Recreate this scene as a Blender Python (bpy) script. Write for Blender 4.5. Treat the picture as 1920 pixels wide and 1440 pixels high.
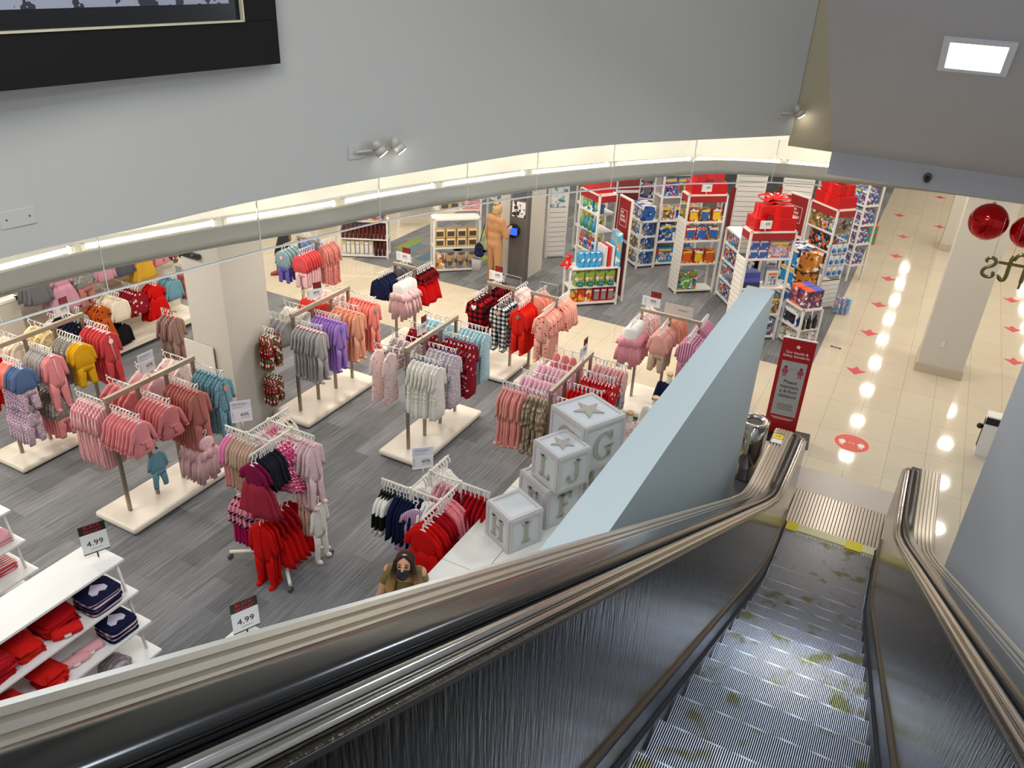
import bpy, bmesh, math, random
from mathutils import Matrix, Vector
random.seed(7)
PI = math.pi
for o in list(bpy.data.objects): bpy.data.objects.remove(o)
COL = bpy.context.scene.collection
# ------------------------------------------------------------------ camera
cam = bpy.data.cameras.new('camera'); co = bpy.data.objects.new('camera', cam); COL.objects.link(co)
cam.sensor_fit = 'HORIZONTAL'; cam.sensor_width = 36; cam.lens = 1525 * 36 / 1920
cam.clip_start = 0.05; cam.clip_end = 200
def _ray(x, y):
    return Vector((x - 960, y - 720, 1525.)).normalized()
_U = -_ray(812, 3530); _Y = _ray(1870, -60); _Y = (_Y - _Y.dot(_U) * _U).normalized(); _X = _Y.cross(_U)
# camera axes in world: right, up, back
r = Vector((_X[0], _Y[0], _U[0])); dn = Vector((_X[1], _Y[1], _U[1])); fw = Vector((_X[2], _Y[2], _U[2]))
m = Matrix((r, -dn, -fw)).transposed().to_4x4(); m.translation = Vector((0, 0, 5.9))
co.matrix_world = m
sc = bpy.context.scene
sc.camera = co
sc.cycles.transparent_max_bounces = 24
sc.view_settings.view_transform = 'Standard'; sc.view_settings.look = 'None'
sc.view_settings.exposure = 0.0; sc.view_settings.gamma = 1.0; sc.view_settings.use_curve_mapping = False
# ------------------------------------------------------------------ daylight of the open stairwell above
w = bpy.data.worlds.new('world'); sc.world = w; w.use_nodes = True
w.node_tree.nodes['Background'].inputs[0].default_value = (0.80, 0.90, 1.0, 1)
w.node_tree.nodes['Background'].inputs[1].default_value = 0.56
# ------------------------------------------------------------------ store ceiling lamps (discs under the lower ceiling at z 3.4)
def area(x, y, z, size, power, color=(1, .93, .83), rot=(0, 0, 0), shape='DISK', name='ceiling_lamp'):
    l = bpy.data.lights.new(name, 'AREA'); l.shape = shape; l.size = size; l.energy = power; l.color = color
    o = bpy.data.objects.new(name, l); COL.objects.link(o); o.location = (x, y, z); o.rotation_euler = rot; return o
LAMP = 14.5
for k in range(11):
    for x in (-.13, 1.72, 3.5): area(x, 12.9 + 1.72 * k, 3.36, .26, LAMP * .9)
for x in (-13.0, -11.1, -9.2, -7.6, -5.9):
    for y in (-.5, 1.6, 3.4, 5.2, 7.0, 9.0): 
        if x < -5.8 - .9 * (y < 7): area(x, y, 3.36, .3, LAMP * 1.55)
for x in (-13, -11.1, -9.2, -7.4, -5.6, -3.8, -2.2):
    for y in (10.9, 12.8, 14.8, 16.8, 18.8): area(x, y, 3.36, .28, LAMP * 1.2)
for x, y in ((-5.7, 8.9), (-4.6, 9.3), (-3.9, 10.1)): area(x, y, 3.36, .28, LAMP * 1.2)
# unseen fill lights added high in the stairwell to brighten its walls
area(-2.2, .6, 8.3, 2.6, 165, (1, .98, .96), shape='SQUARE', name='well_fill')
area(-1.8, 6.6, 8.5, 2.0, 16, (1, .86, .66), shape='SQUARE', name='well_fill')
# square downlight of the soffit, plus two unseen ones added to light the steps
SLOPE = -math.atan(.623)
for yy in (8.22, 5.2, 2.9):
    area(.035, yy - .02, 3.92 + .623 * (10.36 - yy) - .05, .42, 62 if yy > 8 else 62 if yy < 4 else 44, (.80, .89, 1.0), rot=(SLOPE, 0, 0), shape='SQUARE', name='soffit_lamp')
# ------------------------------------------------------------------ helpers
def lin(h):
    h = h.lstrip('#'); c = [int(h[i:i + 2], 16) / 255 for i in (0, 2, 4)]
    return tuple(x / 12.92 if x <= .04045 else ((x + .055) / 1.055) ** 2.4 for x in c) + (1,)
MATS = {}
def newmat(name):
    m = bpy.data.materials.new(name); m.use_nodes = True
    nt = m.node_tree; b = nt.nodes['Principled BSDF']; return m, nt, b
def N(nt, t, **kw):
    n = nt.nodes.new(t)
    for k, v in kw.items():
        if k in n.inputs: n.inputs[k].default_value = v
        else: setattr(n, k, v)
    return n
def plain(h, rough=.6, metal=0, spec=.5, emit=None, es=0, bump=0, bscale=60, name=None):
    key = ('p', h, rough, metal, emit, es, bump, bscale)
    if key in MATS: return MATS[key]
    m, nt, b = newmat(name or 'm_' + h.strip('#'))
    b.inputs['Base Color'].default_value = lin(h); b.inputs['Roughness'].default_value = rough
    b.inputs['Metallic'].default_value = metal; b.inputs['Specular IOR Level'].default_value = spec
    if emit: b.inputs['Emission Color'].default_value = lin(emit); b.inputs['Emission Strength'].default_value = es
    tc = N(nt, 'ShaderNodeTexCoord'); ns = N(nt, 'ShaderNodeTexNoise', Scale=bscale)
    nt.links.new(tc.outputs['Object'], ns.inputs['Vector'])
    if bump:
        bp = N(nt, 'ShaderNodeBump', Strength=bump, Distance=.01)
        nt.links.new(ns.outputs['Fac'], bp.inputs['Height']); nt.links.new(bp.outputs[0], b.inputs['Normal'])
    MATS[key] = m; return m
def fabric(kind, c1, c2=None, c3=None, scale=30., rough=.9):
    key = ('f', kind, c1, c2, c3, scale)
    if key in MATS: return MATS[key]
    m, nt, b = newmat('cloth_' + kind); L = nt.links.new
    b.inputs['Roughness'].default_value = rough; b.inputs['Specular IOR Level'].default_value = .15
    tc = N(nt, 'ShaderNodeTexCoord'); v = tc.outputs['Object']
    A = N(nt, 'ShaderNodeRGB'); A.outputs[0].default_value = lin(c1); out = A.outputs[0]
    sep = N(nt, 'ShaderNodeSeparateXYZ'); L(v, sep.inputs[0])
    def mixc(fac, a, bcol):
        mx = N(nt, 'ShaderNodeMix', data_type='RGBA'); L(fac, mx.inputs[0]); L(a, mx.inputs[6]); mx.inputs[7].default_value = lin(bcol); return mx.outputs[2]
    def math1(op, a, val=None, bsock=None):
        q = N(nt, 'ShaderNodeMath', operation=op)
        L(a, q.inputs[0])
        if val is not None: q.inputs[1].default_value = val
        if bsock is not None: L(bsock, q.inputs[1])
        return q.outputs[0]
    def flat():
        cb = N(nt, 'ShaderNodeCombineXYZ'); L(sep.outputs[0], cb.inputs[0]); L(sep.outputs[2], cb.inputs[1]); return cb.outputs[0]
    if kind == 'dots':
        vo = N(nt, 'ShaderNodeTexVoronoi', Scale=scale); L(flat(), vo.inputs['Vector']); vo.inputs['Randomness'].default_value = .6
        out = mixc(math1('LESS_THAN', vo.outputs['Distance'], .30), out, c2)
        if c3:
            vo2 = N(nt, 'ShaderNodeTexVoronoi', Scale=scale * .8); L(flat(), vo2.inputs['Vector'])
            out = mixc(math1('LESS_THAN', vo2.outputs['Distance'], .16), out, c3)
    elif kind in ('plaid', 'check'):
        fx = math1('GREATER_THAN', math1('FRACT', math1('MULTIPLY', sep.outputs[0], scale)), .5)
        fz = math1('GREATER_THAN', math1('FRACT', math1('MULTIPLY', sep.outputs[2], scale)), .5)
        av = math1('MULTIPLY', math1('ADD', fx, bsock=fz), .5)
        cr = N(nt, 'ShaderNodeValToRGB'); cr.color_ramp.interpolation = 'CONSTANT'
        e = cr.color_ramp.elements; e[0].color = lin(c1); e[1].position = .9; e[1].color = lin(c2)
        md = e.new(.4); md.color = lin(c3 or c1)
        L(av, cr.inputs[0]); out = cr.outputs[0]
    elif kind == 'stripe':
        f = math1('GREATER_THAN', math1('FRACT', math1('MULTIPLY', sep.outputs[0], scale)), .5)
        out = mixc(f, out, c2)
    elif kind == 'hstripe':
        f = math1('GREATER_THAN', math1('FRACT', math1('MULTIPLY', sep.outputs[2], scale)), .5)
        out = mixc(f, out, c2)
    elif kind == 'print':
        ns = N(nt, 'ShaderNodeTexNoise', Scale=scale, Detail=1.); L(flat(), ns.inputs['Vector'])
        out = mixc(math1('GREATER_THAN', ns.outputs['Fac'], .56), out, c2)
        if c3:
            out = mixc(math1('LESS_THAN', ns.outputs['Fac'], .42), out, c3)
    ns = N(nt, 'ShaderNodeTexNoise', Scale=22., Detail=3.); L(v, ns.inputs['Vector'])
    bp = N(nt, 'ShaderNodeBump', Strength=.5, Distance=.012); L(ns.outputs['Fac'], bp.inputs['Height']); L(bp.outputs[0], b.inputs['Normal'])
    L(out, b.inputs['Base Color'])
    MATS[key] = m; return m
def art(c1, c2, c3, seed=0., scale=9., cells=True):
    key = ('a', c1, c2, c3, seed, scale, cells)
    if key in MATS: return MATS[key]
    m, nt, b = newmat('package_print'); L = nt.links.new
    b.inputs['Roughness'].default_value = .3
    tc = N(nt, 'ShaderNodeTexCoord'); mp = N(nt, 'ShaderNodeMapping'); mp.inputs['Location'].default_value = (seed, seed * .7, seed * 1.3)
    L(tc.outputs['Object'], mp.inputs[0])
    ns = N(nt, 'ShaderNodeTexNoise', Scale=scale * 1.5, Detail=2.5, Roughness=.65); L(mp.outputs[0], ns.inputs['Vector']); src = ns.outputs['Fac']
    cr = N(nt, 'ShaderNodeValToRGB'); cr.color_ramp.interpolation = 'CONSTANT'; e = cr.color_ramp.elements
    if cells:
        mx = N(nt, 'ShaderNodeMix', data_type='RGBA', blend_type='LINEAR_LIGHT'); mx.inputs[0].default_value = .06
        L(mp.outputs[0], mx.inputs[6]); L(ns.outputs['Color'], mx.inputs[7])
        vo = N(nt, 'ShaderNodeTexVoronoi', Scale=scale * 1.7); L(mx.outputs[2], vo.inputs['Vector'])
        sp = N(nt, 'ShaderNodeSeparateColor'); L(vo.outputs['Color'], sp.inputs[0]); src = sp.outputs[0]
        e[0].color = lin(c1); e[1].position = .90; e[1].color = lin('f2efe8')
        for p_, c_ in ((.46, c2), (.62, c1), (.70, c3), (.84, c2)): q = e.new(p_); q.color = lin(c_)
    else:
        e[0].color = lin(c2); e[1].position = .60; e[1].color = lin(c3)
        q = e.new(.44); q.color = lin(c1); q = e.new(.66); q.color = lin('f2efe8'); q = e.new(.70); q.color = lin(c1)
    L(src, cr.inputs[0]); L(cr.outputs[0], b.inputs['Base Color'])
    MATS[key] = m; return m

class G:
    def __init__(s): s.v = []; s.f = []; s.sm = []
    def add(s, vs, fs, smooth=False):
        k = len(s.v); s.v += [tuple(v) for v in vs]; s.f += [tuple(i + k for i in f) for f in fs]; s.sm += [smooth] * len(fs); return s
    def box(s, x0, x1, y0, y1, z0, z1):
        return s.add([(x0, y0, z0), (x1, y0, z0), (x1, y1, z0), (x0, y1, z0), (x0, y0, z1), (x1, y0, z1), (x1, y1, z1), (x0, y1, z1)],
              [(0, 3, 2, 1), (4, 5, 6, 7), (0, 1, 5, 4), (1, 2, 6, 5), (2, 3, 7, 6), (3, 0, 4, 7)])
    def cyl(s, p, q, r, r2=None, n=12, cap=True, smooth=True):
        p, q = Vector(p), Vector(q); d = (q - p).normalized(); r2 = r if r2 is None else r2
        a = d.orthogonal().normalized(); b = d.cross(a)
        vs = [p + (a * math.cos(t) + b * math.sin(t)) * r for t in [2 * PI * i / n for i in range(n)]] + \
             [q + (a * math.cos(t) + b * math.sin(t)) * r2 for t in [2 * PI * i / n for i in range(n)]]
        s.add(vs, [(i, (i + 1) % n, n + (i + 1) % n, n + i) for i in range(n)], smooth)
        if cap: k = len(s.v) - 2 * n; s.f += [tuple(k + i for i in range(n))[::-1], tuple(k + n + i for i in range(n))]; s.sm += [False, False]
        return s
    def sphere(s, c, rx, ry=None, rz=None, n=14, k=9):
        ry = rx if ry is None else ry; rz = rx if rz is None else rz
        vs = []
        for j in range(1, k):
            ph = PI * j / k
            for i in range(n):
                t = 2 * PI * i / n; vs.append((c[0] + rx * math.sin(ph) * math.cos(t), c[1] + ry * math.sin(ph) * math.sin(t), c[2] + rz * math.cos(ph)))
        vs.append((c[0], c[1], c[2] + rz)); vs.append((c[0], c[1], c[2] - rz)); T = len(vs) - 2; B = T + 1
        fs = [(j * n + i, (j + 1) * n + i, (j + 1) * n + (i + 1) % n, j * n + (i + 1) % n) for j in range(k - 2) for i in range(n)]
        fs += [(T, i, (i + 1) % n) for i in range(n)] + [(B, (k - 2) * n + (i + 1) % n, (k - 2) * n + i) for i in range(n)]
        return s.add(vs, fs, True)
    def loft(s, secs, n=12, rip=0, k=5, ph=0., cap=True):
        """secs: (cx,cy,cz,rx,ry[,ripple]) horizontal ellipses"""
        vs = []
        for sec in secs:
            cx, cy, cz, rx, ry = sec[:5]; rp = sec[5] if len(sec) > 5 else 0
            for i in range(n):
                t = 2 * PI * i / n; q = 1 + rp * math.sin(k * t + ph)
                vs.append((cx + rx * math.cos(t) * (1 + rp * .3 * math.sin(k * t + ph)), cy + ry * math.sin(t) * q + rp * ry * .6 * math.sin(k * t * .5 + ph), cz))
        m = len(secs)
        fs = [(j * n + i, j * n + (i + 1) % n, (j + 1) * n + (i + 1) % n, (j + 1) * n + i) for j in range(m - 1) for i in range(n)]
        s.add(vs, fs, True)
        if cap:
            b = len(s.v) - m * n; s.f += [tuple(b + i for i in range(n)), tuple(b + (m - 1) * n + i for i in range(n))[::-1]]; s.sm += [True, True]
        return s
    def prism(s, poly, z0, z1):
        n = len(poly); return s.add([(x, y, z0) for x, y in poly] + [(x, y, z1) for x, y in poly],
            [tuple(range(n))[::-1], tuple(range(n, 2 * n))] + [(i, (i + 1) % n, n + (i + 1) % n, n + i) for i in range(n)])
    def prismx(s, poly, x0, x1):   # poly in (y,z)
        n = len(poly); return s.add([(x0, y, z) for y, z in poly] + [(x1, y, z) for y, z in poly],
            [tuple(range(n)), tuple(range(n, 2 * n))[::-1]] + [(i, n + i, n + (i + 1) % n, (i + 1) % n) for i in range(n)])
    def prismy(s, poly, y0, y1):   # poly in (x,z)
        n = len(poly); return s.add([(x, y0, z) for x, z in poly] + [(x, y1, z) for x, z in poly],
            [tuple(range(n)), tuple(range(n, 2 * n))[::-1]] + [(i, n + i, n + (i + 1) % n, (i + 1) % n) for i in range(n)])
    def xf(s, M, start=0):
        s.v[start:] = [tuple(M @ Vector(v)) for v in s.v[start:]]; return s
    def mesh(s, name, mat):
        me = bpy.data.meshes.new(name); me.from_pydata(s.v, [], s.f); me.validate()
        bm = bmesh.new(); bm.from_mesh(me); bmesh.ops.recalc_face_normals(bm, faces=bm.faces); bm.to_mesh(me); bm.free()
        if len(me.polygons) == len(s.sm):
            me.polygons.foreach_set('use_smooth', s.sm)
        me.materials.append(mat); return me
    def obj(s, name, mat, parent=None, loc=(0, 0, 0), rz=0, bevel=0, rot=None):
        return link(name, s.mesh(name, mat), parent, loc, rz, bevel, rot)
def link(name, data, parent=None, loc=(0, 0, 0), rz=0, bevel=0, rot=None):
    o = bpy.data.objects.new(name, data); COL.objects.link(o); o.location = loc; o.rotation_euler = rot or (0, 0, rz)
    if parent: o.parent = parent
    if bevel:
        b = o.modifiers.new('bevel', 'BEVEL'); b.width = bevel; b.segments = 2; b.limit_method = 'ANGLE'
    return o
def tag(o, label, cat, group=None, kind=None):
    o['label'] = label; o['category'] = cat
    if group: o['group'] = group
    if kind: o['kind'] = kind
    return o
def E(name, loc, rz, label, cat, group=None):
    return tag(link(name, None, None, loc, rz), label, cat, group)
def S(name, g, mat, bevel=0, **kw):
    o = g.obj(name, mat, bevel=bevel, **kw); o['kind'] = 'structure'; return o
def text(body, size, loc, rot, mat, parent=None, name='lettering', ext=.0008, align='CENTER', sx=1.0):
    c = bpy.data.curves.new(name, 'FONT'); c.body = body; c.size = size; c.extrude = ext; c.align_x = align; c.align_y = 'CENTER'
    c.resolution_u = 3; tmp = bpy.data.objects.new('tmp', c); COL.objects.link(tmp); bpy.context.view_layer.update()
    me = bpy.data.meshes.new_from_object(tmp.evaluated_get(bpy.context.evaluated_depsgraph_get())); bpy.data.objects.remove(tmp); me.name = name
    me.materials.clear(); me.materials.append(mat)
    o = link(name, me, parent, loc); o.rotation_euler = rot; o.scale = (sx, 1, 1); return o
ORD = 'first second third fourth fifth sixth seventh eighth ninth tenth eleventh twelfth thirteenth fourteenth fifteenth sixteenth seventeenth eighteenth nineteenth twentieth'.split()
def spline(pts, n=8):
    P = [Vector(p) for p in pts]; out = []
    for i in range(len(P) - 1):
        a = P[i - 1] if i else 2 * P[0] - P[1]; b = P[i]; c = P[i + 1]; d = P[i + 2] if i + 2 < len(P) else 2 * P[-1] - P[-2]
        for k in range(n):
            t = k / n; out.append(.5 * ((2 * b) + (c - a) * t + (2 * a - 5 * b + 4 * c - d) * t * t + (3 * b - a - 3 * c + d) * t ** 3))
    out.append(P[-1]); return out
# ------------------------------------------------------------------ materials of the building
wallm = plain('c9c7c2', .75, bump=.05, bscale=180)
warmwall = plain('b9ad92', .75, bump=.05, bscale=180)
soffm = plain('b6b7ba', .7, bump=.05, bscale=120)
parm = plain('b9c4c4', .7, bump=.04, bscale=120)
white = plain('ebe8e1', .45)
whitemetal = plain('e9e7e2', .35)
steel = plain('b5b0a8', .28, 1.0)
blackm = plain('0c0c0e', .45)
redm = plain('c0060c', .35)
darkred = plain('8d1013', .5)
ink = plain('141416', .6)
def tile_mat():
    m, nt, b = newmat('cream_tile'); L = nt.links.new
    tc = N(nt, 'ShaderNodeTexCoord'); mp = N(nt, 'ShaderNodeMapping'); mp.inputs['Location'].default_value = (.07, .1, 0); L(tc.outputs['Object'], mp.inputs[0])
    br = N(nt, 'ShaderNodeTexBrick'); br.offset = 0; br.squash = 1
    br.inputs['Scale'].default_value = 1; br.inputs['Brick Width'].default_value = .47; br.inputs['Row Height'].default_value = .93
    br.inputs['Mortar Size'].default_value = .004; br.inputs['Mortar Smooth'].default_value = .2
    br.inputs['Color1'].default_value = lin('d9cdb6'); br.inputs['Color2'].default_value = lin('d4c8b2'); br.inputs['Mortar'].default_value = lin('b3a890')
    L(mp.outputs[0], br.inputs['Vector'])
    ns = N(nt, 'ShaderNodeTexNoise', Scale=3., Detail=4.); L(tc.outputs['Object'], ns.inputs['Vector'])
    mx = N(nt, 'ShaderNodeMix', data_type='RGBA', blend_type='MULTIPLY'); mx.inputs[0].default_value = .12
    L(br.outputs['Color'], mx.inputs[6]); L(ns.outputs['Color'], mx.inputs[7]); L(mx.outputs[2], b.inputs['Base Color'])
    bp = N(nt, 'ShaderNodeBump', Strength=.05, Distance=.02); L(ns.outputs['Fac'], bp.inputs['Height']); L(bp.outputs[0], b.inputs['Normal'])
    b.inputs['Roughness'].default_value = .07; b.inputs['Specular IOR Level'].default_value = .6
    return m
def plank_mat():
    m, nt, b = newmat('grey_plank_carpet'); L = nt.links.new
    tc = N(nt, 'ShaderNodeTexCoord'); mp = N(nt, 'ShaderNodeMapping'); mp.inputs['Rotation'].default_value = (0, 0, PI / 2); L(tc.outputs['Object'], mp.inputs[0])
    br = N(nt, 'ShaderNodeTexBrick'); br.offset = .37
    br.inputs['Scale'].default_value = 1; br.inputs['Brick Width'].default_value = 1.0; br.inputs['Row Height'].default_value = .25
    br.inputs['Mortar Size'].default_value = .0015; br.inputs['Color1'].default_value = lin('6b6d6f'); br.inputs['Color2'].default_value = lin('85878a'); br.inputs['Mortar'].default_value = lin('5c5e60')
    L(mp.outputs[0], br.inputs['Vector'])
    m2 = N(nt, 'ShaderNodeMapping'); m2.inputs['Scale'].default_value = (85, 1.3, 1); L(tc.outputs['Object'], m2.inputs[0])
    ns = N(nt, 'ShaderNodeTexNoise', Scale=1., Detail=5., Roughness=.75); L(m2.outputs[0], ns.inputs['Vector'])
    cr = N(nt, 'ShaderNodeValToRGB'); cr.color_ramp.elements[0].position = .32; cr.color_ramp.elements[0].color = (.30, .30, .30, 1); cr.color_ramp.elements[1].position = .68; cr.color_ramp.elements[1].color = (1.5, 1.5, 1.5, 1)
    L(ns.outputs['Fac'], cr.inputs[0])
    mx = N(nt, 'ShaderNodeMix', data_type='RGBA', blend_type='MULTIPLY'); mx.inputs[0].default_value = .8
    L(br.outputs['Color'], mx.inputs[6]); L(cr.outputs[0], mx.inputs[7]); L(mx.outputs[2], b.inputs['Base Color'])
    b.inputs['Roughness'].default_value = .8; b.inputs['Specular IOR Level'].default_value = .25
    return m
tilem = tile_mat(); plankm = plank_mat()
# ------------------------------------------------------------------ floor
S('floor', G().box(-22, 14, 8.37, 46, -.3, 0).box(-22, -.62, -6, 8.37, -.3, 0).box(.56, 14, -6, 8.37, -.3, 0), tilem)
S('floor_carpet', G().box(-14.5, -2.75, -6, 10.44, 0, .006), plankm)
S('floor_toy_carpet', G().box(-10.2, -1.0, 12.71, 34, 0, .006), plankm)
g = G().box(-1.6, -.96, 7.2, 9.05, 0, .008); S('floor_grey_sheet', g, plain('6c6c6e', .3, .6))  # dark grey sheet over the tiles beside the escalator foot
# coloured patches woven into the toy carpet
pc = ['7c8a48', '5d7480', '75726d', '506a78', '8d9a4a', '5d7480', '7c8a48', '66686a', '506a78', '8d9a4a', '75726d', '5d7480']
for k in range(12):
    i, j = k % 4, k // 4
    S('floor_patch', G().box(0, .248, 0, .9, 0, .003), plain(pc[k], .9, bump=.3, bscale=90), loc=(-9.9 + .25 * i + .35 * j, 13.75 + .92 * j - .3 * (i % 2), .006))
for k in range(8):
    i, j = k % 4, k // 4
    S('floor_patch', G().box(0, .248, 0, .9, 0, .003), plain(pc[(k * 5 + 1) % 12], .9, bump=.3, bscale=90), loc=(-9.9 + .25 * (i + 4) + .35 * j, 13.9 + .92 * j - .3 * (i % 2), .006))
# walls far behind
S('wall_far', G().box(-22, 14, 45.5, 46, 0, 3.5), wallm)
S('wall_back_left', G().box(-16.2, -16, -6, 46, 0, 3.5), wallm)
# ------------------------------------------------------------------ curved wall above, cove, lower ceiling
FP = [(-5.0, -3.0), (-5.14, .2), (-5.13, 1.6), (-5.07, 2.84), (-4.89, 3.74), (-4.72, 4.74), (-4.30, 6.11), (-3.42, 8.29), (-1.68, 10.58)]
F = [Vector((p.x, p.y)) for p in spline([(a, b, 0) for a, b in FP], 8)]
def offset(P, d):
    out = []
    for i, p in enumerate(P):
        a = P[max(i - 1, 0)]; b = P[min(i + 1, len(P) - 1)]; t = (b - a).normalized(); out.append(p + Vector((-t.y, t.x)) * d)
    return out
def sheet(P, Q, z0, z1):
    n = len(P); g = G()
    vs = [(p.x, p.y, z0) for p in P] + [(p.x, p.y, z1) for p in P] + [(q.x, q.y, z0) for q in Q] + [(q.x, q.y, z1) for q in Q]
    fs = []
    for i in range(n - 1):
        fs += [(i, i + 1, n + i + 1, n + i), (2 * n + i, 3 * n + i, 3 * n + i + 1, 2 * n + i + 1), (i, 2 * n + i, 2 * n + i + 1, i + 1), (n + i, n + i + 1, 3 * n + i + 1, 3 * n + i)]
    fs += [(0, n, 3 * n, 2 * n), (n - 1, 3 * n - 1, 4 * n - 1, 2 * n - 1)]
    return g.add(vs, fs)
S('wall_left', sheet(F, offset(F, .18), 4.0, 8.6), wallm)
kk = 1.064
BP = [(-5.3, -3.2), (-5.75, -.6), (-5.88, 1.2), (-5.92, 3.29), (-5.58, 4.65), (-5.08, 5.85), (-4.81, 6.72), (-4.37, 7.70), (-3.90, 8.63), (-2.86, 10.17), (-2.08, 10.80), (-.30, 11.35), (1.02, 11.51), (3., 11.6), (8., 11.7)]
B = [Vector((p.x, p.y)) for p in spline([(a, b, 0) for a, b in BP], 6)]
bandm = plain('f0e6d8', .6)
g = G(); Q = [offset(B, -.035), offset(B, -.045), offset(B, 0), offset(B, .05), offset(B, .05)]; Z = (3.435, 3.47, 3.575, 3.575, 3.435); nb = len(B)
g.add([(p.x, p.y, z) for q, z in zip(Q, Z) for p in q], [(j * nb + i, j * nb + i + 1, (j + 1) * nb + i + 1, (j + 1) * nb + i) for j in range(4) for i in range(nb - 1)] + [(4 * nb + i, 4 * nb + i + 1, i + 1, i) for i in range(nb - 1)])
S('trim_1', g, bandm)           # face of the cove lip, leaning back
S('trim_2', sheet(offset(B, .05), offset(B, .75), 3.462, 3.475), white)  # cove shelf
S('trim_3', sheet(offset(B, .62), offset(B, .75), 3.475, 4.6), plain('f2f1ec', .6))  # back of the cove
S('trim_4', sheet(offset(B, -.055), offset(B, .0), 3.42, 3.437), plain('bdb5a8', .5))
# lower ceiling: from the lip outwards
n = len(B); Bo = [Vector((-22, -8))] + [Vector((-22, y)) for y in ()] 
g = G()
vs = [(p.x, p.y, 3.44) for p in B]; far = []
for i, p in enumerate(B):
    t = i / (n - 1)
    far.append((-17, p.y - 4 + 10 * t, 3.44) if p.x < -4.4 else ((p.x * 2.2 - 6 * (1 - t), 46, 3.44)))
g.add(vs + far, [(i, i + 1, n + i + 1, n + i) for i in range(n - 1)])
g.add([(p[0], p[1], 3.46) for p in vs] + [(p[0], p[1], 3.46) for p in far], [(i, i + 1, n + i + 1, n + i) for i in range(n - 1)])
S('ceiling', g, plain('e6e2da', .8))
# ceiling edge in front of the aisle is carried by the same lip; upper slab behind the cove
# yellowish wall beyond the curved wall, beam and sloping soffit of the escalator overhead
S('wall_upper_front', G().box(-1.70, 7, 10.6, 10.75, 3.87, 8.6), warmwall)
ys, zs = 10.36, 3.92
def soff(y): return zs + .623 * (ys - y)
g = G().prismx([(ys, zs), (2.6, soff(2.6)), (2.6, soff(2.6) + .5), (ys + .2, zs + .5), (ys + .2, zs)], -1.15, 7); S('ceiling_soffit', g, soffm)
S('ceiling_beam', G().box(-1.15, 7, ys - .01, ys + .22, 3.66, 3.93), soffm)
# parapet on the left, walls
S('wall_parapet', G().box(-1.475, -1.185, -3, 8.45, 0, 2.8), parm, bevel=.004)
S('wall_right', G().box(1.0, 1.5, -3, 7.08, 0, 8.2), plain('b4b6ba', .7, bump=.04, bscale=120), bevel=.004)
S('wall_behind', G().box(-6.5, 7, -4.2, -4, 3.5, 8.6), wallm)
# lower wall carrying the block display, tiled white top
S('wall_display', G().box(-2.94, -1.475, -3, 6.98, 0, 1.09), plain('dedbd2', .6))
g = G()
x0, x1 = -2.96, -1.475
cuts = [(-3, 1.2), (1.2, 3.2), (3.2, 4.72), (4.72, 6.0), (6.0, 7.0)]
for i, (a, b) in enumerate(cuts):
    for (c, d) in ((x0, -2.55), (-2.55, -2.0), (-2.0, x1)):
        g.box(c + .003, d - .003, a + .003, b - .003, 1.09, 1.115)
S('trim_5', g, plain('e3e1d9', .4), bevel=.002)
# columns
def column(name, x0, x1, y0, y1, h, mat, bb=True):
    S(name, G().box(x0, x1, y0, y1, 0, h), mat)
    if bb: S('baseboard_' + name.split('_', 1)[1], G().box(x0 - .02, x1 + .02, y0 - .02, y1 + .02, 0, .16), plain('c4b5a0', .4), bevel=.005)
colm = plain('cfcabf', .6, bump=.03, bscale=150)
column('pillar_store', -7.83, -7.2, 6.50, 7.22, 3.4, colm, False)
column('pillar_aisle', .52, 1.2, 13.8, 14.5, 3.4, colm)
column('pillar_aisle_far', .51, 1.2, 21.1, 21.8, 3.4, colm)
column('pillar_toys', -7.35, -6.69, 13.79, 14.45, 3.4, colm, False)
o = G().box(-.035, .035, -.004, 0, -.055, .055).obj('outlet_plate', plain('ddd7ca', .4)); o.location = (.80, 13.795, .55); tag(o, 'small square cover plate low on the front of the aisle pillar', 'cover plate')
g = G().box(-.4, -.37, -.004, 0, 0, 0)
# black bracket on the store pillar
b_ = E('camera_bracket', (-7.62, 6.49, 2.44), 0, 'small black track bracket high on the white store pillar', 'bracket')
G().box(-.14, .14, -.05, 0, -.03, .03).obj('mounting_bar', blackm, b_); G().cyl((-.1, -.03, 0), (-.1, -.09, .03), .022).obj('knob', blackm, b_); G().cyl((.08, -.03, .0), (.08, -.07, .03), .02).obj('knob', blackm, b_)
# downlight in the soffit; two more out of view added for their light
dirs = Vector((0, .8488, -.5287)); nrm = Vector((0, -.5287, -.8488))
def soffpt(x, y, d=0.): p = Vector((x, y, soff(y))) + nrm * d; return p
for cx, cy, lb in ((.035, 8.22, 'square white recessed light in the sloping grey soffit'), (.035, 5.2, 'added unseen square light higher up the sloping soffit'), (.035, 2.9, 'highest square light of the sloping soffit, added out of view')):
    dl = E('square_downlight', soffpt(cx, cy), 0, lb, 'ceiling light')
    dl.rotation_euler = (-math.atan(.623), 0, 0)
    g = G()
    for (a, b, c, d) in ((-.27, .27, -.27, -.215), (-.27, .27, .215, .27), (-.27, -.215, -.215, .215), (.215, .27, -.215, .215)): g.box(a, b, c, d, -.022, .0)
    g.obj('frame', plain('d5dbe2', .4), dl)
    G().box(-.215, .215, -.215, .215, -.012, -.004).obj('diffuser', plain('ffffff', .5, emit='e0f0ff', es=7), dl)
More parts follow.
